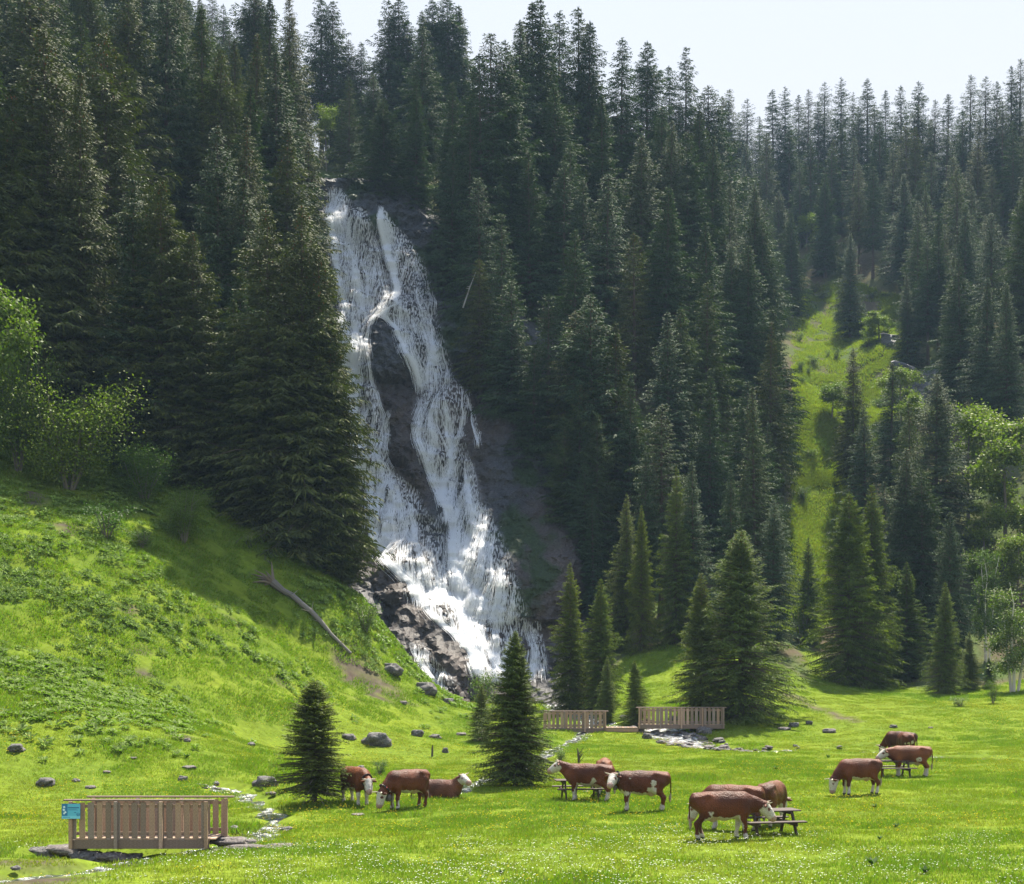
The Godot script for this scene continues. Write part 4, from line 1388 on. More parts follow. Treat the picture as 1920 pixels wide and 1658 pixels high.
# ---------------------------------------------------------------- bridges
func bridge(at: Vector3, turn: float, L: float, W: float, rail: float, pitch: float, board_w: float, shift: float, woods: Array, label: String, group: String) -> Node3D:
	var o := base("footbridge", at, turn)
	tag(o, label, "footbridge", group)
	var beam_h := 0.25
	var beam := block(Vector3(L, beam_h, 0.1))
	var post := block(Vector3(0.1, rail + beam_h - 0.02, 0.09))
	var hand := block(Vector3(L + 0.3, 0.045, 0.16))
	var rung := block(Vector3(L - 0.05, 0.09, 0.04))
	var boards := []
	for i in 3: boards.append(block(Vector3(board_w * [0.94, 1.0, 1.07][i], rail - [0.04, 0.06, 0.05][i], 0.026), 0.005))
	var plank := block(Vector3(0.155, 0.045, W + 0.1))
	for sg in [1.0, -1.0]:
		var z: float = sg * W * 0.5
		var dx: float = 0.0 if sg > 0 else shift
		part("beam", beam, M.beam, o, Vector3(dx, beam_h * 0.5, z))
		var np := int(round(L / 1.35)) + 1
		for k in np:
			part("post", post, woods[(k + 2) % woods.size()], o, Vector3(dx - L * 0.5 + 0.07 + (L - 0.14) * k / (np - 1.0), (rail + beam_h) * 0.5, z + (0.1 if sg > 0 else 0.1)))
		part("rail", rung, woods[0], o, Vector3(dx, beam_h + rail * 0.86, z - 0.03))
		part("rail", rung, woods[1], o, Vector3(dx, beam_h + rail * 0.16, z - 0.03))
		part("handrail", hand, M.beam, o, Vector3(dx, beam_h + rail + 0.02, z))
		var n := int((L - 0.1) / pitch) + 1
		for k in n:
			var x: float = dx - L * 0.5 + 0.13 + k * (L - 0.26) / (n - 1.0)
			part("board", boards[rng.randi() % 3], woods[rng.randi() % woods.size()], o, Vector3(x, beam_h + rail * 0.5 - 0.02, z + 0.025), Vector3(0, 0, rng.randf_range(-0.008, 0.008)))
	var nd := int(L / 0.17)
	for k in nd:
		part("deck_plank", plank, woods[rng.randi() % woods.size()], o, Vector3(-L * 0.5 + (k + 0.5) * L / nd + shift * 0.5, beam_h + 0.024, 0))
	return o

func build_bridges() -> void:
	bridge(Vector3(-10.52, 0.0, -41.12), 0.0, 3.95, 1.0, 1.1, 0.243, 0.168, 0.36, M.wood, "weathered plank footbridge with a blue information board on its railing", "wooden footbridges")
	var a := pix(1278, 1367, 95.0)
	bridge(Vector3(a.x, a.y, -95.6), 0.0, 5.7, 0.9, 1.12, 0.285, 0.18, 0.105, M.wood, "longer of the two wooden footbridges in front of the spruces", "wooden footbridges")
	var b := pix(1078, 1374, 95.0)
	bridge(Vector3(b.x, b.y, -95.8), 0.0, 4.2, 0.9, 1.12, 0.285, 0.18, 0.04, M.wood, "shorter of the two wooden footbridges, partly behind the young fir", "wooden footbridges")
	# low plank walkway joining the two
	var c := pix(1166, 1372, 95.4)
	var w := base("plank_walkway", Vector3(c.x, c.y, -95.6))
	tag(w, "low plank walkway joining the two distant footbridges", "walkway")
	part("beam", block(Vector3(2.1, 0.24, 0.1)), M.wood[0], w, Vector3(0, 0.12, 0.55))
	part("beam", block(Vector3(2.1, 0.24, 0.1)), M.wood[1], w, Vector3(0, 0.12, -0.55))
	var pl := block(Vector3(0.16, 0.045, 1.25))
	for k in 12: part("deck_plank", pl, M.wood[k % 4], w, Vector3(-0.96 + k * 0.175, 0.264, 0))
	# the blue board
	var im := Image.create(128, 104, false, Image.FORMAT_RGB8)
	im.fill(Color(0.33, 0.68, 0.80))
	im.fill_rect(Rect2i(0, 0, 40, 104), Color(0.12, 0.42, 0.62))
	im.fill_rect(Rect2i(0, 84, 128, 20), Color(0.45, 0.76, 0.86))
	im.fill_rect(Rect2i(42, 24, 78, 7), Color(0.13, 0.33, 0.52))
	im.fill_rect(Rect2i(42, 36, 60, 3), Color(0.2, 0.45, 0.62))
	im.fill_rect(Rect2i(42, 42, 70, 3), Color(0.2, 0.45, 0.62))
	im.fill_rect(Rect2i(86, 58, 14, 5), Color(0.15, 0.38, 0.58))
	im.fill_rect(Rect2i(8, 92, 50, 3), Color(0.15, 0.38, 0.58))
	for y in 104:
		for x in 128:
			var q := Vector2(x - 113, y - 74).length()
			if q < 12.0 and q > 8.5: im.set_pixel(x, y, Color(0.13, 0.36, 0.56))
			if y > 73 and y < 79 and absf(x - 113) < 9: im.set_pixel(x, y, Color(0.13, 0.36, 0.56))
			for e in [[16, 22, 7], [14, 42, 8], [24, 58, 7], [16, 66, 6]]:
				if Vector2(x - e[0], y - e[1]).length() < e[2] + 2.5 * sin(x * 0.9 + y * 0.7): im.set_pixel(x, y, Color(0.85, 0.92, 0.95))
	var sm := StandardMaterial3D.new()
	sm.albedo_texture = ImageTexture.create_from_image(im)
	sm.roughness = 0.4
	var s := base("information_board", Vector3(-12.38, 0.86, -40.42))
	tag(s, "light blue information board fixed to the end of the plank footbridge", "sign")
	part("back", block(Vector3(0.53, 0.43, 0.012), 0.003), M.bell, s, Vector3(0, 0.215, -0.002))
	var qm := QuadMesh.new()
	qm.size = Vector2(0.52, 0.42)
	part("print", qm, sm, s, Vector3(0, 0.215, 0.008))


# ---------------------------------------------------------------- stones and rocks
var rock_meshes := []
func make_rock(sd: int, flat: float, rough: float, shade: Color) -> ArrayMesh:
	var n := FastNoiseLite.new()
	n.seed = sd
	n.frequency = 0.55
	n.fractal_octaves = 4
	var cn := FastNoiseLite.new()
	cn.seed = sd + 5
	cn.noise_type = FastNoiseLite.TYPE_CELLULAR
	cn.cellular_return_type = FastNoiseLite.RETURN_DISTANCE2_SUB
	cn.frequency = 0.7
	var sp := SphereMesh.new()
	sp.radial_segments = 26
	sp.rings = 15
	sp.radius = 1.0
	sp.height = 2.0
	var a := sp.get_mesh_arrays()
	var v: PackedVector3Array = a[Mesh.ARRAY_VERTEX]
	var c := PackedColorArray()
	for i in v.size():
		var p := v[i]
		var k := 1.0 + rough * (n.get_noise_3dv(p * 1.6) * 0.9 + cn.get_noise_3dv(p * 1.3) * 0.35)
		var q := p * k
		q = Vector3(clampf(q.x, -0.92, 0.92), clampf(q.y, -0.8, 0.78), clampf(q.z, -0.9, 0.9))
		q.y *= flat
		v[i] = q
		var t := 0.85 + 0.55 * n.get_noise_3dv(p * 3.5)
		var col := shade * t
		if n.get_noise_3dv(p * 5.0 + Vector3(9, 9, 9)) > 0.32: col = col.lerp(Color(0.42, 0.42, 0.38), 0.6)     # lichen
		c.append(col)
	return smooth_mesh(v, a[Mesh.ARRAY_INDEX], c)

func stone(called: String, px: float, py: float, wide: float, tall: float, which: int, label: String, group: String, sink := 0.36) -> Node3D:
	var p := on_pixel(px, py)
	var o := top(called, rock_meshes[which % rock_meshes.size()], M.stone, p)
	o.rotation.y = rng.randf() * TAU
	o.scale = Vector3(wide * 0.5, tall * 0.75, wide * 0.5 * rng.randf_range(0.7, 1.0))
	o.position.y += tall * (0.5 - sink)
	tag(o, label, "rock", group)
	return o

func build_stones() -> void:
	for i in 4: rock_meshes.append(make_rock(500 + i, 0.85, 0.55, Color(0.24, 0.225, 0.215)))
	for i in 3: rock_meshes.append(make_rock(510 + i, 0.7, 0.4, Color(0.30, 0.26, 0.245)))
	for b in [[706, 1398, 1.9, 1.05, 0, "largest grey boulder lying at the foot of the bank"], [782, 1380, 0.95, 0.6, 1, "pointed grey boulder beside the largest boulder at the bank"], [815, 1384, 0.9, 0.4, 2, "low dark boulder beside the pointed boulder at the bank"],
			[835, 1412, 0.55, 0.4, 3, "small grey rock next to a short post in the grass"], [677, 1446, 0.6, 0.45, 4, "small peaked rock behind the brown cow with its head low"], [497, 1474, 1.2, 0.6, 0, "dark layered boulder next to the scraggly fir"],
			[85, 1474, 0.95, 0.5, 1, "brown rock cluster stone lying on the bank behind the plank bridge"], [142, 1466, 0.45, 0.2, 2, "low dark stone behind the plank bridge"], [30, 1408, 0.9, 0.4, 3, "mossy brown rock on the lower bank"], [350, 1393, 0.45, 0.3, 5, "small brown rock on the bank"],
			[355, 1443, 0.75, 0.2, 6, "flat pale slab above the undercut brook edge"], [170, 1480, 0.5, 0.2, 5, "pale half buried stone behind the plank bridge"], [1555, 1374, 1.05, 0.45, 5, "reddish boulder on the lawn near the far cows"], [1517, 1358, 0.6, 0.35, 1, "dark stone up the lawn from the reddish boulder"],
			[1675, 1366, 0.6, 0.3, 0, "dark stone on the lawn behind the far cows"], [1745, 1366, 0.5, 0.15, 6, "flat pale stone on the open lawn"], [1488, 1362, 0.9, 0.4, 3, "grey stone in the shade of the broad spruce"], [1470, 1368, 1.0, 0.3, 6, "flat slab in the shade of the broad spruce"],
			[672, 1530, 0.55, 0.12, 6, "thin pale slab on the grass in front of the cow with its head low"], [470, 1398, 0.5, 0.25, 2, "small grey rock beside the scraggly fir"], [655, 1385, 0.9, 0.4, 1, "dark rock half hidden in grass near the largest boulder"], [590, 1412, 0.8, 0.3, 6, "pale rock behind the scraggly fir"],
			[755, 1322, 0.8, 0.35, 5, "pale rock at the lower end of the bare earth"], [865, 1378, 0.8, 0.3, 6, "flat pale rock behind the small olive fir"], [1100, 1486, 0.4, 0.1, 6, "small pale stone under the picnic table"], [200, 1450, 0.4, 0.16, 4, "grey stone on the grass behind the plank bridge"], [250, 1425, 0.35, 0.12, 5, "tiny pale stone on the bank"]]:
		stone("boulder", b[0], b[1], b[2], b[3], b[4], b[5], "boulders in the grass")
	# stacked stones carrying the near end of the plank bridge, and slabs at its other end
	for b in [[-12.75, 0.02, -41.1, 1.2, 0.34], [-12.05, -0.16, -40.75, 1.15, 0.36], [-11.35, -0.14, -40.7, 0.95, 0.34], [-12.5, -0.42, -40.35, 1.0, 0.26], [-11.85, -0.46, -40.3, 1.1, 0.28], [-11.1, -0.42, -40.4, 0.85, 0.34], [-13.4, -0.08, -41.3, 1.1, 0.3], [-10.75, -0.2, -40.85, 0.6, 0.3], [-12.9, -0.3, -40.4, 0.8, 0.3], [-13.5, -0.4, -40.2, 0.7, 0.25]]:
		var o := top("abutment_stone", rock_meshes[4 + rng.randi() % 3] if rng.randf() < 0.5 else rock_meshes[rng.randi() % 4], M.stone, Vector3(b[0], b[1] - 0.12, b[2]))
		o.scale = Vector3(b[3] * 0.55, b[4] * 0.8, b[3] * 0.42)
		o.rotation.y = rng.randf_range(-0.4, 0.4)
		tag(o, "rough grey stone stacked under the end of the plank bridge with the sign", "stone", "stones under the plank bridge")
	for b in [[-8.15, 0.10, -41.4, 1.1, 0.3], [-7.6, -0.03, -41.0, 1.2, 0.22], [-7.0, -0.05, -41.1, 1.0, 0.16], [-8.5, -0.12, -40.7, 0.9, 0.22], [-6.7, -0.03, -41.5, 0.9, 0.14], [-7.9, 0.0, -41.9, 0.9, 0.22]]:
		var o := top("abutment_slab", rock_meshes[4 + rng.randi() % 3], M.stone, Vector3(b[0], b[1], b[2]))
		o.scale = Vector3(b[3] * 0.55, b[4] * 0.8, b[3] * 0.38)
		o.rotation.y = rng.randf_range(-0.3, 0.3)
		tag(o, "flat pale slab at the far end of the plank bridge with the sign", "stone", "slabs at the end of the plank bridge")
	# stones in and along the water
	for si in 4:
		var s: Array = streams[si]
		var label: String = ["stone on the edge of the brook near the plank bridge", "stone in the narrow brook behind the lying cow", "rock in the foaming stream below the two distant bridges", "stone beside the narrow brook crossing the open meadow"][si]
		var grp: String = ["stones along the near brook", "stones along the brook behind the cow", "rocks in the stream by the bridges", "stones along the meadow brook"][si]
		for k in [34, 18, 90, 16][si]:
			var pts: Array = s[0]
			var j := rng.randi() % (pts.size() - 1)
			if si == 2 and rng.randf() < 0.7: j = pts.size() - 2 - rng.randi() % 13
			var q: Vector2 = pts[j].lerp(pts[j + 1], rng.randf())
			var nrm: Vector2 = (pts[j + 1] - pts[j]).normalized().orthogonal()
			q += nrm * s[1] * rng.randf_range(-1.6, 1.6)
			var wd := rng.randf_range(0.2, 0.6) * (1.7 if si == 2 else 1.0)
			var o := top("brook_stone", rock_meshes[rng.randi() % 7], M.stone, Vector3(q.x, ground(q.x, q.y) + 0.08 * wd, -q.y))
			o.scale = Vector3(wd * 0.5, wd * rng.randf_range(0.22, 0.45), wd * 0.42)
			o.rotation = Vector3(rng.randf_range(-0.2, 0.2), rng.randf() * TAU, rng.randf_range(-0.2, 0.2))
			tag(o, label, "stone", grp)
	# rocks at the foot of the fall
	for b in [[735, 1262, 1.6, 1.0], [800, 1300, 1.8, 1.1], [870, 1290, 2.0, 1.3], [1000, 1292, 2.2, 1.3], [1040, 1300, 1.6, 0.9], [890, 1315, 1.2, 0.7], [960, 1300, 1.6, 0.8], [840, 1318, 1.0, 0.5], [1020, 1270, 1.8, 1.2]]:
		stone("fall_rock", b[0], b[1], b[2], b[3], rng.randi() % 4, "wet grey rock lying at the foot of the waterfall", "rocks at the foot of the waterfall")
	# grey outcrops in the wood, each a small cliff of its own
	outcrop(1745, 745, 9.5, 7.5, 31, "grey craggy outcrop below the spruces across the clearing")
	outcrop(1690, 640, 5.0, 3.5, 37, "small pale outcrop at the upper edge of the clearing")

func outcrop(px: float, py: float, w: float, h: float, sd: int, label: String) -> void:
	var d := hit(px, py, 140.0)
	var x0 := (px - 960.0) * d / F
	var v := PackedVector3Array()
	var c := PackedColorArray()
	var idx := PackedInt32Array()
	var nx := 46
	var ny := 40
	var y0 := land(x0, d) - 1.5
	for j in ny:
		for i in nx:
			var u := i / (nx - 1.0)
			var t := j / (ny - 1.0)
			var x := x0 + (u - 0.5) * w
			var y := y0 + t * h * (1.0 + 0.25 * n_mid.get_noise_2d(x * 2.0, sd * 9.0))
			var rim := minf(minf(u, 1.0 - u) * 6.0, (1.0 - t) * 6.0)
			var dd := d - 1.0 + t * h * 0.35 + (1.0 - clampf(rim, 0.0, 1.0)) * 3.5 - (n_cell.get_noise_2d(x * 1.2 + sd, y) + 0.5) * 1.8 - n_mid.get_noise_2d(x * 4.0 + sd, y * 4.0) * 1.0
			v.append(Vector3(x, y, -dd))
			var k := n_mid.get_noise_2d(x * 3.0, y * 3.0)
			c.append(Color(0.20, 0.20, 0.205) * (0.9 + 0.7 * k))
	for j in ny - 1:
		for i in nx - 1:
			var k := j * nx + i
			for q in [k, k + nx, k + nx + 1, k, k + nx + 1, k + 1]: idx.append(q)
	tag(top("rock_outcrop", smooth_mesh(v, idx, c), M.rock), label, "cliff")


# ---------------------------------------------------------------- fallen and dead trunks
func build_logs() -> void:
	var a := on_pixel(512, 1100)
	var b := on_pixel(658, 1238)
	var o := base("fallen_trunk", a)
	tag(o, "bare fallen tree trunk with its root end lying down the grassy bank", "log")
	var s := Soup.new()
	var pts := []
	var rad := []
	for i in 9:
		var t := i / 8.0
		var p := (b - a) * t
		p.y = lerpf(0.35, 0.2, t) + maxf((b - a).y * t, ground(a.x + p.x, -(a.z + p.z)) - a.y)
		pts.append(p)
		rad.append(lerpf(0.24, 0.09, t) * (1.4 if i == 0 else 1.0) * rng.randf_range(0.9, 1.1))
	for i in 8:
		var tone := rng.randf_range(0.85, 1.15) * (0.75 if i < 2 else 1.0)
		s.tube([pts[i], pts[i + 1]], [rad[i], rad[i + 1]], 10, Color(0.19 * tone, 0.17 * tone, 0.15 * tone))
	part("trunk", s.mesh(), M.dead, o)
	var r := Soup.new()
	var back := (pts[0] - pts[1]).normalized() as Vector3
	for i in 16:
		var dir := (back * rng.randf_range(0.2, 1.2) + Vector3(rng.randfn(), rng.randfn() * 0.7, rng.randfn()) * 0.6).normalized() * rng.randf_range(0.6, 1.9)
		r.tube([pts[0], pts[0] + dir * 0.5, pts[0] + dir + Vector3(0, -0.2, 0)], [0.16, 0.08, 0.02], 5, Color(0.15, 0.12, 0.095))
	part("roots", r.mesh(), M.dead, o)
	var st := Soup.new()
	for i in 14:
		var k := 1 + rng.randi() % 7
		var dir := Vector3(rng.randfn(), absf(rng.randfn()) * 0.6, rng.randfn()).normalized() * rng.randf_range(0.3, 1.1)
		st.tube([pts[k], pts[k] + dir * 0.6, pts[k] + dir], [0.03, 0.02, 0.006], 4, Color(0.26, 0.23, 0.2))
	part("branch_stubs", st.mesh(), M.dead, o)
	dead_pole(on_pixel(330, 822), 245, 702, 0.16, 12, Color(0.20, 0.17, 0.15), "dead spruce trunk leaning in the shade above the big rounded bush")
	dead_pole(pix(868, 572, 158.0), 893, 508, 0.09, 4, Color(0.32, 0.30, 0.28), "thin pale dead trunk leaning beside the waterfall")
	var q := tip_d(1858, 640, 9.0, true, 150.0)
	var x := (1858 - 960.0) * q / F
	dead_pole(Vector3(x, land(x, q), -q), 1862, 640, 0.16, 44, Color(0.38, 0.37, 0.36), "bleached dead spruce with bare branches beside two spruces")

func dead_pole(at: Vector3, px: float, py: float, w: float, twigs: int, col: Color, label: String) -> void:
	var tip := pix(px, py, -at.z + 0.5) - at
	var o := base("dead_tree", at)
	tag(o, label, "dead tree")
	var s := Soup.new()
	s.tube([Vector3(0, -0.3, 0), tip * 0.5, tip], [w, w * 0.7, w * 0.25], 7, col)
	part("trunk", s.mesh(), M.dead, o)
	var t := Soup.new()
	for i in twigs:
		var f := rng.randf_range(0.15, 0.98)
		var dir := Vector3(rng.randfn(), rng.randf_range(-0.5, 0.1), rng.randfn()).normalized() * tip.length() * 0.16 * (1.15 - f)
		t.tube([tip * f, tip * f + dir * 0.6, tip * f + dir + Vector3(0, dir.length() * 0.15, 0)], [0.04, 0.025, 0.008], 3, col)
	part("branches", t.mesh(), M.dead, o)


# ---------------------------------------------------------------- picnic tables
func table(px: float, py: float, turn: float, label: String) -> void:
	var o := base("picnic_table", on_pixel(px, py), turn)
	tag(o, label, "picnic table", "picnic tables among the cows")
	var L := 1.85
	for i in 5: part("tabletop_plank", block(Vector3(L, 0.042, 0.142)), M.table, o, Vector3(0, 0.74, -0.30 + i * 0.15))
	for sg in [-1.0, 1.0]:
		for i in 2: part("bench_plank", block(Vector3(L, 0.042, 0.135)), M.table, o, Vector3(0, 0.445, sg * (0.62 + i * 0.145)))
		var x: float = sg * 0.62
		part("crossbeam", block(Vector3(0.05, 0.11, 1.56)), M.table, o, Vector3(x, 0.365, 0))
		part("top_batten", block(Vector3(0.05, 0.09, 0.70)), M.table, o, Vector3(x, 0.67, 0))
		for sz in [-1.0, 1.0]:
			part("leg", block(Vector3(0.055, 0.84, 0.12)), M.table, o, Vector3(x + 0.055, 0.34, sz * 0.42), Vector3(-sz * 0.48, 0, 0))

func build_tables() -> void:
	table(1085, 1500, 0.12, "dark picnic table with a white faced cow standing over it")
	table(1440, 1567, 0.22, "dark picnic table crowded by the three cows with lowered heads")
	table(1672, 1455, 0.05, "dark picnic table beyond the grazing cow on the open meadow")


# ---------------------------------------------------------------- cows
func skin(bones: Array, lo: Vector3, hi: Vector3, h: float, coat: Callable) -> Array:
	var nx := int((hi.x - lo.x) / h) + 2
	var ny := int((hi.y - lo.y) / h) + 2
	var nz := int((hi.z - lo.z) / h) + 2
	var S := PackedFloat32Array()
	S.resize(nx * ny * nz)
	var K := 26.0
	for b in bones:
		var a: Vector3 = b[0]
		var e: Vector3 = b[2]
		var ra: float = b[1]
		var rb: float = b[3]
		var q: float = b[4]
		var m := maxf(ra, rb) + 0.14
		var i0 := maxi(0, int((minf(a.x, e.x) - m - lo.x) / h))
		var i1 := mini(nx - 1, int((maxf(a.x, e.x) + m - lo.x) / h) + 1)
		var j0 := maxi(0, int((minf(a.y, e.y) - m - lo.y) / h))
		var j1 := mini(ny - 1, int((maxf(a.y, e.y) + m - lo.y) / h) + 1)
		var k0 := maxi(0, int((minf(a.z, e.z) - m - lo.z) / h))
		var k1 := mini(nz - 1, int((maxf(a.z, e.z) + m - lo.z) / h) + 1)
		var ab := Vector3(e.x - a.x, e.y - a.y, (e.z - a.z) * q)
		var inv := 1.0 / maxf(ab.length_squared(), 1e-6)
		for k in range(k0, k1 + 1):
			for j in range(j0, j1 + 1):
				var at := (k * ny + j) * nx
				for i in range(i0, i1 + 1):
					var p := Vector3(lo.x + i * h - a.x, lo.y + j * h - a.y, (lo.z + k * h - a.z) * q)
					var t := clampf(p.dot(ab) * inv, 0.0, 1.0)
					var d := (p - ab * t).length() - (ra + (rb - ra) * t)
					if d < 0.16: S[at + i] += exp(-K * d)
	# surface nets; inside where S > 1
	var v := PackedVector3Array()
	var c := PackedColorArray()
	var idx := PackedInt32Array()
	var ids := {}
	var sy := nx
	var sz := nx * ny
	var off := [0, 1, sy, sy + 1, sz, sz + 1, sz + sy, sz + sy + 1]
	for k in nz - 1:
		for j in ny - 1:
			var at := (k * ny + j) * nx
			for i in nx - 1:
				var n := at + i
				var m := 0
				if S[n] > 1.0: m += 1
				if S[n + 1] > 1.0: m += 1
				if S[n + sy] > 1.0: m += 1
				if S[n + sy + 1] > 1.0: m += 1
				if S[n + sz] > 1.0: m += 1
				if S[n + sz + 1] > 1.0: m += 1
				if S[n + sz + sy] > 1.0: m += 1
				if S[n + sz + sy + 1] > 1.0: m += 1
				if m == 0 or m == 8: continue
				var sum := Vector3.ZERO
				var cnt := 0
				for e in [[0, 1], [2, 3], [4, 5], [6, 7], [0, 2], [1, 3], [4, 6], [5, 7], [0, 4], [1, 5], [2, 6], [3, 7]]:
					var fa := -log(maxf(S[n + off[e[0]]], 1e-3))
					var fb := -log(maxf(S[n + off[e[1]]], 1e-3))
					if (fa < 0.0) == (fb < 0.0): continue
					var t := fa / (fa - fb)
					var pa := Vector3(e[0] & 1, (e[0] >> 1) & 1, e[0] >> 2)
					var pb := Vector3(e[1] & 1, (e[1] >> 1) & 1, e[1] >> 2)
					sum += pa.lerp(pb, t)
					cnt += 1
				var p := lo + (Vector3(i, j, k) + sum / cnt) * h
				ids[n] = v.size()
				v.append(p)
				c.append(coat.call(p))
	for n in ids:
		var i: int = n % nx
		var j: int = (n / nx) % ny
		var k: int = n / sz
		var s0: bool = S[n] > 1.0
		if j > 0 and k > 0 and (S[n + 1] > 1.0) != s0: quad_ids(ids, idx, n, n - sy, n - sy - sz, n - sz, s0)
		if i > 0 and k > 0 and (S[n + sy] > 1.0) != s0: quad_ids(ids, idx, n, n - sz, n - sz - 1, n - 1, s0)
		if i > 0 and j > 0 and (S[n + sz] > 1.0) != s0: quad_ids(ids, idx, n, n - 1, n - 1 - sy, n - sy, s0)
	return [v, c, idx]

func quad_ids(ids: Dictionary, idx: PackedInt32Array, a: int, b: int, c: int, d: int, flip: bool) -> void:
	if not (ids.has(a) and ids.has(b) and ids.has(c) and ids.has(d)): return
	var q := [ids[a], ids[b], ids[c], ids[d]]
	if flip: q.reverse()
	for k in [0, 1, 2, 0, 2, 3]: idx.append(q[k])

func add_tube(body: Array, pts: Array, rad: Array, sides: int, col: Color) -> void:
	var v: PackedVector3Array = body[0]
	var c: PackedColorArray = body[1]
	var idx: PackedInt32Array = body[2]
	var at := v.size()
	for i in pts.size():
		var dir: Vector3 = (pts[mini(i + 1, pts.size() - 1)] - pts[maxi(i - 1, 0)]).normalized()
		var x := dir.cross(Vector3(0.31, 0.2, 0.93)).normalized()
		var y := dir.cross(x)
		for k in sides:
			var a := TAU * k / sides
			v.append(pts[i] + (x * cos(a) + y * sin(a)) * rad[i])
			c.append(col)
	for i in pts.size() - 1:
		for k in sides:
			var l := (k + 1) % sides
			var p := at + i * sides
			for q in [p + k, p + sides + k, p + sides + l, p + k, p + sides + l, p + l]: idx.append(q)
	body[0] = v; body[1] = c; body[2] = idx

# o: neck (end of the neck), nose (muzzle), lying, patches [[point, radius]], bell, white (legs white up to), seed
func cow(px: float, py: float, turn: float, o: Dictionary, label: String) -> void:
	var neck: Vector3 = o.neck
	var nose: Vector3 = o.nose
	var lying: bool = o.get("lying", false)
	var dy := -0.50 if lying else 0.0
	var U := Vector3(0, dy, 0)
	var step: float = o.get("step", 0.0)
	var B := []
	var q := 1.22
	B.append([Vector3(0.50, 1.03, 0) + U, 0.37, Vector3(0.0, 0.985, 0) + U, 0.405, q])
	B.append([Vector3(0.0, 0.985, 0) + U, 0.405, Vector3(-0.45, 1.03, 0) + U, 0.365, q])
	B.append([Vector3(-0.45, 1.05, 0) + U, 0.33, Vector3(-0.80, 1.12, 0) + U, 0.235, 1.05])
	B.append([Vector3(0.55, 1.22, 0) + U, 0.17, Vector3(0.05, 1.29, 0) + U, 0.10, 1.2])
	B.append([Vector3(0.1, 1.285, 0) + U, 0.10, Vector3(-0.88, 1.30, 0) + U, 0.075, 1.0])
	B.append([Vector3(0.64, 0.95, 0) + U, 0.25, Vector3(0.62, 0.74, 0) + U, 0.13, 1.1])
	B.append([Vector3(-0.42, 0.70, 0) + U, 0.15, Vector3(-0.34, 0.62, 0) + U, 0.11, 1.0])
	for s in [-1.0, 1.0]:
		B.append([Vector3(-0.50, 1.30, 0.225 * s) + U, 0.07, Vector3(-0.88, 1.20, 0.14 * s) + U, 0.08, 1.0])
		B.append([Vector3(0.50, 1.15, 0.15 * s) + U, 0.15, Vector3(0.58, 0.84, 0.19 * s) + U, 0.13, 1.0])
		if lying:
			B.append([Vector3(0.55, 0.36, 0.22 * s), 0.11, Vector3(0.80, 0.13, 0.22 * s), 0.065, 1.0])
			B.append([Vector3(0.80, 0.13, 0.22 * s), 0.065, Vector3(0.50, 0.07, 0.27 * s), 0.045, 1.0])
			B.append([Vector3(-0.62, 0.46, 0.2 * s), 0.2, Vector3(-0.28, 0.22, 0.36 * s), 0.11, 1.0])
			B.append([Vector3(-0.28, 0.22, 0.36 * s), 0.1, Vector3(-0.66, 0.10, 0.40 * s), 0.055, 1.0])
			B.append([Vector3(-0.66, 0.10, 0.40 * s), 0.055, Vector3(-0.32, 0.06, 0.46 * s), 0.045, 1.0])
		else:
			var f: float = step * s
			B.append([Vector3(0.55, 0.88, 0.18 * s), 0.125, Vector3(0.51 + f * 0.3, 0.63, 0.18 * s), 0.085, 1.0])
			B.append([Vector3(0.51 + f * 0.3, 0.63, 0.18 * s), 0.08, Vector3(0.53 + f * 0.7, 0.40, 0.17 * s), 0.06, 1.0])
			B.append([Vector3(0.53 + f * 0.7, 0.40, 0.17 * s), 0.055, Vector3(0.51 + f, 0.14, 0.17 * s), 0.043, 1.0])
			B.append([Vector3(0.51 + f, 0.14, 0.17 * s), 0.045, Vector3(0.545 + f, 0.04, 0.17 * s), 0.062, 1.0])
			B.append([Vector3(-0.66, 1.02, 0.15 * s), 0.20, Vector3(-0.52 - f * 0.3, 0.75, 0.19 * s), 0.135, 1.0])
			B.append([Vector3(-0.54 - f * 0.3, 0.76, 0.19 * s), 0.13, Vector3(-0.77 - f * 0.7, 0.49, 0.18 * s), 0.065, 1.0])
			B.append([Vector3(-0.77 - f * 0.7, 0.49, 0.18 * s), 0.062, Vector3(-0.73 - f, 0.15, 0.18 * s), 0.043, 1.0])
			B.append([Vector3(-0.73 - f, 0.15, 0.18 * s), 0.045, Vector3(-0.69 - f, 0.04, 0.18 * s), 0.062, 1.0])
	var root := Vector3(0.62, 1.12, 0) + U
	B.append([root, 0.245, root.lerp(neck, 0.55), 0.20, 1.35])
	B.append([root.lerp(neck, 0.5), 0.20, neck, 0.145, 1.3])
	B.append([Vector3(0.70, 0.95, 0) + U, 0.17, neck + Vector3(0, -0.06, 0), 0.10, 1.3])
	var fw := (nose - neck).normalized()
	var side := fw.cross(Vector3.UP).normalized()
	var upv := side.cross(fw).normalized()
	B.append([neck + upv * 0.02, 0.13, neck + fw * 0.2, 0.125, 1.0])
	B.append([neck + fw * 0.2, 0.12, neck + fw * 0.42 - upv * 0.01, 0.088, 1.0])
	B.append([neck + fw * 0.36 - upv * 0.02, 0.09, neck + fw * 0.46 - upv * 0.015, 0.085, 1.0])
	B.append([neck + fw * 0.08 - upv * 0.10, 0.08, neck + fw * 0.36 - upv * 0.07, 0.06, 1.0])
	var sd: float = o.get("seed", 1.0) * 13.7
	var brown: Color = o.get("brown", Color(0.130, 0.040, 0.018))
	var patches: Array = o.get("patches", [])
	var leg: float = o.get("white", 0.38)
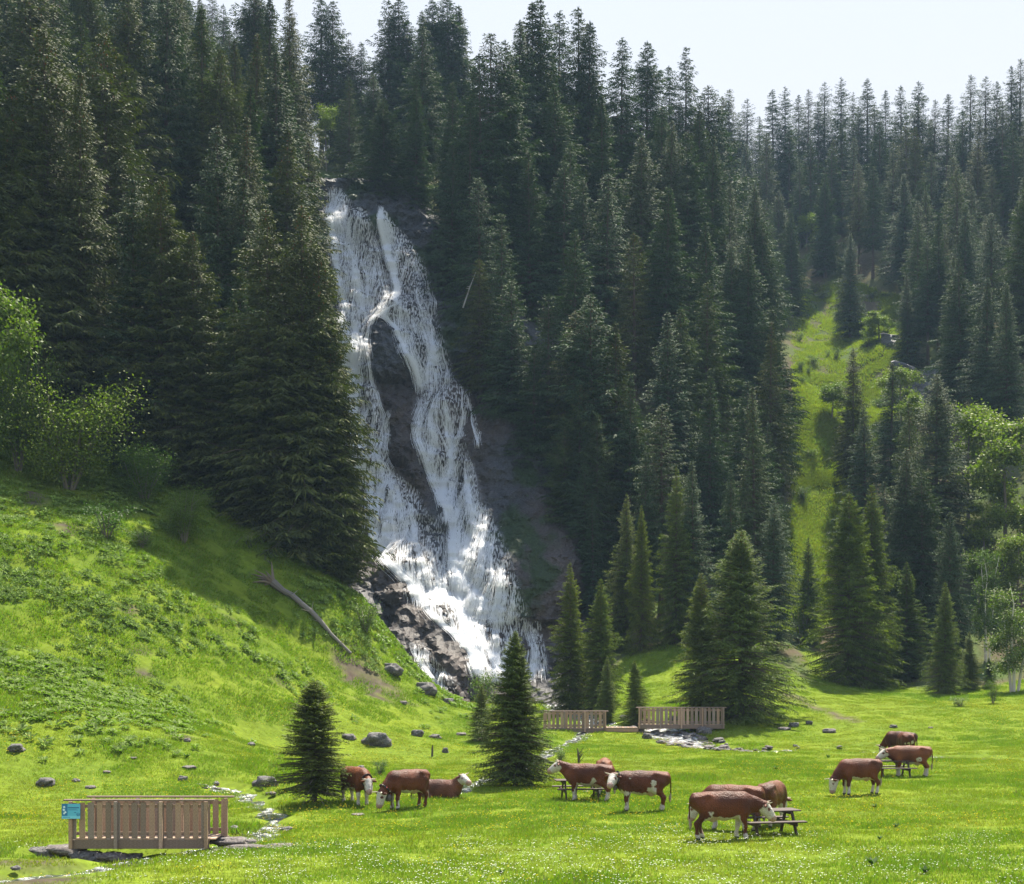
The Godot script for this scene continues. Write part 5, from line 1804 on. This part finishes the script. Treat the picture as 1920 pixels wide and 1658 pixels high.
	var coat := func(p: Vector3) -> Color:
		var n := n_fine.get_noise_3d(p.x * 5.0 + sd, p.y * 5.0, p.z * 5.0)
		var w := Color(0.68, 0.63, 0.55)
		var tone := brown * (1.1 + 0.9 * n_fine.get_noise_3d(p.x * 2.0, p.y * 2.0 + sd, p.z * 2.0))
		var h := p - neck
		var f := h.dot(fw)
		var across := (h - fw * f).length()
		if f > -0.02 + 0.05 * n and across < 0.22:
			if f > 0.40: return Color(0.50, 0.33, 0.28)
			for s in [-1.0, 1.0]:
				if (p - (neck + fw * 0.15 + side * 0.10 * s + upv * 0.05)).length() < 0.062 + 0.03 * n: return tone
			return w
		var y := p.y - dy
		if not lying and p.y < 0.07: return Color(0.05, 0.045, 0.04)
		if lying and p.y < 0.10 + 0.06 * n: return w
		if y < leg + 0.09 * n: return w
		if p.x < -0.15 and p.x > -0.62 and y < 0.72 and absf(p.z) < 0.19: return Color(0.62, 0.44, 0.36)
		if y < 0.69 + 0.10 * n and absf(p.x) < 0.55 and absf(p.z) < 0.24: return w
		for e in patches:
			if (p - e[0]).length() < e[1] * (1.0 + 1.5 * n): return w
		return tone
	var lo := Vector3(-1.1, 0.0, -0.5)
	var hi := Vector3(0.9, 1.5 + dy, 0.5)
	for e in [neck, nose]:
		lo = lo.min(e - Vector3.ONE * 0.24)
		hi = hi.max(e + Vector3.ONE * 0.24)
	lo.y = maxf(lo.y, -0.06)
	var body := skin(B, lo, hi, 0.034, coat)
	for s in [-1.0, 1.0]:
		var er: Vector3 = neck + upv * 0.06 + side * 0.10 * s
		add_tube(body, [er, er + side * 0.09 * s - upv * 0.015, er + side * 0.17 * s - upv * 0.04, er + side * 0.22 * s - upv * 0.06], [0.025, 0.055, 0.042, 0.008], 6, brown * 1.1)
	var tl := Vector3(-0.97, 1.24, 0) + U
	var te := Vector3(-1.0, 0.45, 0.04) if not lying else Vector3(-1.05, 0.12, 0.25)
	add_tube(body, [Vector3(-0.85, 1.27, 0) + U, tl, tl.lerp(te, 0.35) + Vector3(-0.05, 0, 0), tl.lerp(te, 0.8) + Vector3(-0.03, 0, 0)], [0.05, 0.04, 0.026, 0.022], 6, brown)
	add_tube(body, [tl.lerp(te, 0.78) + Vector3(-0.03, 0, 0), te, te - Vector3(0, 0.16 if not lying else 0.0, 0)], [0.022, 0.06, 0.01], 6, Color(0.42, 0.34, 0.27))
	var node := base("cow", on_pixel(px, py), turn)
	tag(node, label, "cow", "brown and white cows in the meadow")
	part("body", smooth_mesh(body[0], body[2], body[1]), M.hide, node)
	for s in [-1.0, 1.0]:
		var hr: Vector3 = neck + upv * 0.11 + side * 0.07 * s - fw * 0.02
		var hs := Soup.new()
		hs.tube([hr, hr + side * 0.10 * s + upv * 0.03, hr + side * 0.17 * s + upv * 0.09 + fw * 0.03, hr + side * 0.19 * s + upv * 0.16 + fw * 0.05], [0.03, 0.026, 0.018, 0.004], 7, Color.WHITE)
		part("horn", hs.mesh(), M.horn, node)
		var em := SphereMesh.new()
		em.radius = 0.02
		em.height = 0.04
		em.radial_segments = 8
		em.rings = 5
		part("eye", em, M.eye, node, neck + fw * 0.15 + side * 0.118 * s + upv * 0.055)
	if o.get("bell", 0.0) > 0.0:
		var k: float = o.bell
		var ax := (neck - root).normalized()
		var cc := neck.lerp(root, 0.30)
		var x := ax.cross(Vector3(0, 0, 1)).normalized()
		var z := ax.cross(x).normalized()
		var ring := []
		var rr := []
		for i in 17:
			var a := TAU * i / 16.0
			ring.append(cc + x * cos(a) * 0.235 + z * sin(a) * 0.19)
			rr.append(0.022 * (1.0 + k * 0.4))
		var rs := Soup.new()
		rs.tube(ring, rr, 6, Color.WHITE)
		var col := part("collar", rs.mesh(), M.strap, node)
		if k > 1.2:
			for i in range(1, 16, 2):
				var stud := SphereMesh.new()
				stud.radius = 0.025
				stud.height = 0.05
				stud.radial_segments = 6
				stud.rings = 4
				part("stud", stud, M.decor if i % 4 == 1 else M.horn, col, ring[i] + (ring[i] - cc).normalized() * 0.02)
		var low: Vector3 = ring[0]
		for p in ring: if p.y < low.y: low = p
		var bs := Soup.new()
		bs.tube([low + Vector3(0, 0.02, 0), low + Vector3(0, -0.02, 0) * k, low + Vector3(0, -0.10, 0) * k, low + Vector3(0, -0.19, 0) * k, low + Vector3(0, -0.21, 0) * k], [0.01, 0.06 * k, 0.095 * k, 0.09 * k, 0.075 * k], 12, Color.WHITE)
		part("bell", bs.mesh(), M.bell, col)

func build_cows() -> void:
	var r := deg_to_rad(1.0)
	cow(668, 1513, -58 * r, {"neck": Vector3(1.12, 0.95, 0.06), "nose": Vector3(1.42, 0.55, 0.16), "seed": 1.0, "bell": 0.8, "white": 0.5, "brown": Color(0.160, 0.0511, 0.0182)}, "chestnut cow with lowered white face beside the scraggly fir")
	cow(762, 1519, 222 * r, {"neck": Vector3(1.12, 0.62, 0), "nose": Vector3(1.26, 0.14, 0.0), "seed": 2.0, "bell": 1.35, "white": 0.1}, "dark brown cow grazing with a studded collar and a big bell")
	cow(822, 1497, -14 * r, {"neck": Vector3(0.98, 1.0, 0.05), "nose": Vector3(1.34, 0.84, 0.30), "seed": 3.0, "lying": true, "brown": Color(0.143, 0.0577, 0.0342)}, "brown cow lying in the grass with its white head raised")
	cow(1103, 1503, 168 * r, {"neck": Vector3(1.10, 1.36, 0), "nose": Vector3(1.50, 1.12, -0.02), "seed": 4.0, "white": 0.36, "patches": [[Vector3(-0.3, 0.70, -0.3), 0.12]]}, "brown cow with a raised white face standing over a picnic table")
	cow(1133, 1490, 84 * r, {"neck": Vector3(1.12, 0.62, 0), "nose": Vector3(1.26, 0.14, 0), "seed": 5.0, "brown": Color(0.169, 0.0619, 0.0266)}, "brown cow of which only the rump shows behind the white faced cow")
	cow(1203, 1523, 180 * r, {"neck": Vector3(1.0, 1.20, -0.16), "nose": Vector3(1.16, 0.92, -0.52), "seed": 6.0, "bell": 0.9, "white": 0.26, "patches": [[Vector3(-0.36, 0.95, -0.36), 0.11], [Vector3(-0.32, 0.75, -0.3), 0.16], [Vector3(0.62, 0.68, -0.1), 0.16], [Vector3(0.42, 1.18, -0.3), 0.05], [Vector3(-0.62, 0.92, -0.3), 0.06]]}, "patched brown and white cow turning its head, with a bell")
	cow(1357, 1576, 4 * r, {"neck": Vector3(1.20, 0.98, 0.02), "nose": Vector3(1.50, 0.60, 0.06), "seed": 7.0, "white": 0.16, "step": 0.1, "patches": [[Vector3(0.40, 0.68, 0.3), 0.07], [Vector3(-0.42, 0.66, 0.2), 0.14]]}, "large dark brown cow reaching its head under the picnic table top")
	cow(1372, 1558, 166 * r, {"neck": Vector3(1.12, 0.75, 0), "nose": Vector3(1.30, 0.30, 0), "seed": 8.0, "white": 0.3, "brown": Color(0.143, 0.0454, 0.0198), "patches": [[Vector3(0.35, 1.25, 0.0), 0.13]]}, "brown cow with a white shoulder patch behind the large dark cow")
	cow(1447, 1549, 62 * r, {"neck": Vector3(1.14, 0.72, 0), "nose": Vector3(1.32, 0.26, -0.05), "seed": 9.0, "white": 0.3, "brown": Color(0.160, 0.0619, 0.0304)}, "light brown cow seen from behind across the crowded picnic table")
	cow(1610, 1491, 196 * r, {"neck": Vector3(1.10, 0.60, 0), "nose": Vector3(1.18, 0.12, 0.0), "seed": 10.0, "white": 0.34, "patches": [[Vector3(-0.1, 0.66, 0.25), 0.14]]}, "brown cow grazing alone in the open grass")
	cow(1706, 1455, 178 * r, {"neck": Vector3(1.12, 1.12, -0.02), "nose": Vector3(1.50, 0.86, -0.1), "seed": 11.0, "white": 0.4, "brown": Color(0.169, 0.0577, 0.0243), "patches": [[Vector3(-0.4, 0.85, -0.34), 0.08], [Vector3(-0.36, 0.72, -0.28), 0.14]]}, "chestnut cow with a white face resting its chin over the farthest table")
	cow(1698, 1428, 88 * r, {"neck": Vector3(1.12, 0.62, 0), "nose": Vector3(1.26, 0.14, 0), "seed": 12.0, "patches": [[Vector3(-0.9, 0.8, 0.0), 0.17]]}, "brown cow with a pale rump facing the wood")
	cow(1688, 1424, 128 * r, {"neck": Vector3(1.12, 0.60, 0), "nose": Vector3(1.26, 0.12, 0), "seed": 13.0, "brown": Color(0.093, 0.0298, 0.0137)}, "very dark cow half hidden behind the cow with a pale rump")


# ---------------------------------------------------------------- small things
func build_details() -> void:
	var pm := Soup.new()
	pm.tube([Vector3(0, -0.2, 0), Vector3(0.02, 0.4, 0), Vector3(0.03, 0.62, 0.0)], [0.06, 0.055, 0.03], 7, Color(0.09, 0.075, 0.06))
	tag(top("fence_post", pm.mesh(), M.dead, on_pixel(810, 1420)), "short dark wooden post standing alone in the grass", "post")
	var st := Soup.new()
	st.tube([Vector3(0, -0.1, 0), Vector3(-0.05, 0.4, 0), Vector3(-0.10, 0.75, 0)], [0.07, 0.05, 0.02], 6, Color(0.08, 0.065, 0.05))
	for i in 7:
		var a := rng.randf() * TAU
		st.tube([Vector3(0, 0.12 * i * 0.6, 0), Vector3(cos(a) * 0.2, 0.25 + 0.08 * i, sin(a) * 0.2), Vector3(cos(a) * 0.3, 0.35 + 0.07 * i, sin(a) * 0.3)], [0.02, 0.014, 0.005], 4, Color(0.08, 0.065, 0.05))
	tag(top("dead_stump", st.mesh(), M.dead, on_pixel(1086, 1432)), "dark dead twiggy stump in the grass beyond the table", "stump")
	var leaf := Soup.new()
	for k in 16:
		var a := rng.randf() * TAU
		var l := rng.randf_range(0.2, 0.4)
		var dir := Vector3(cos(a), rng.randf_range(0.5, 1.6), sin(a)).normalized() * l
		var t := rng.randf_range(0.75, 1.2)
		var sdv := Vector3(-sin(a), 0, cos(a)) * l * 0.2
		leaf.tri(Vector3.ZERO, dir * 0.55 + sdv, dir, Color(0.07 * t, 0.13 * t, 0.03 * t))
		leaf.tri(Vector3.ZERO, dir, dir * 0.55 - sdv, Color(0.07 * t, 0.13 * t, 0.03 * t))
	var lm := leaf.mesh()
	for q in [[1636, 1622, 0.9], [1640, 1516, 0.6], [1650, 1575, 0.5], [1680, 1552, 0.6], [1735, 1640, 0.7], [1880, 1654, 0.6], [350, 1425, 0.8], [280, 1360, 0.9], [1456, 1446, 0.8], [1553, 1422, 0.7], [940, 1640, 0.5]]:
		var o := top("dock_plant", lm, M.leaf[0], on_pixel(q[0], q[1]))
		o.scale = Vector3.ONE * q[2]
		o.rotation.y = rng.randf() * TAU
		tag(o, "single tuft of broad dark green dock leaves in the grass", "plant", "dock plants in the meadow")
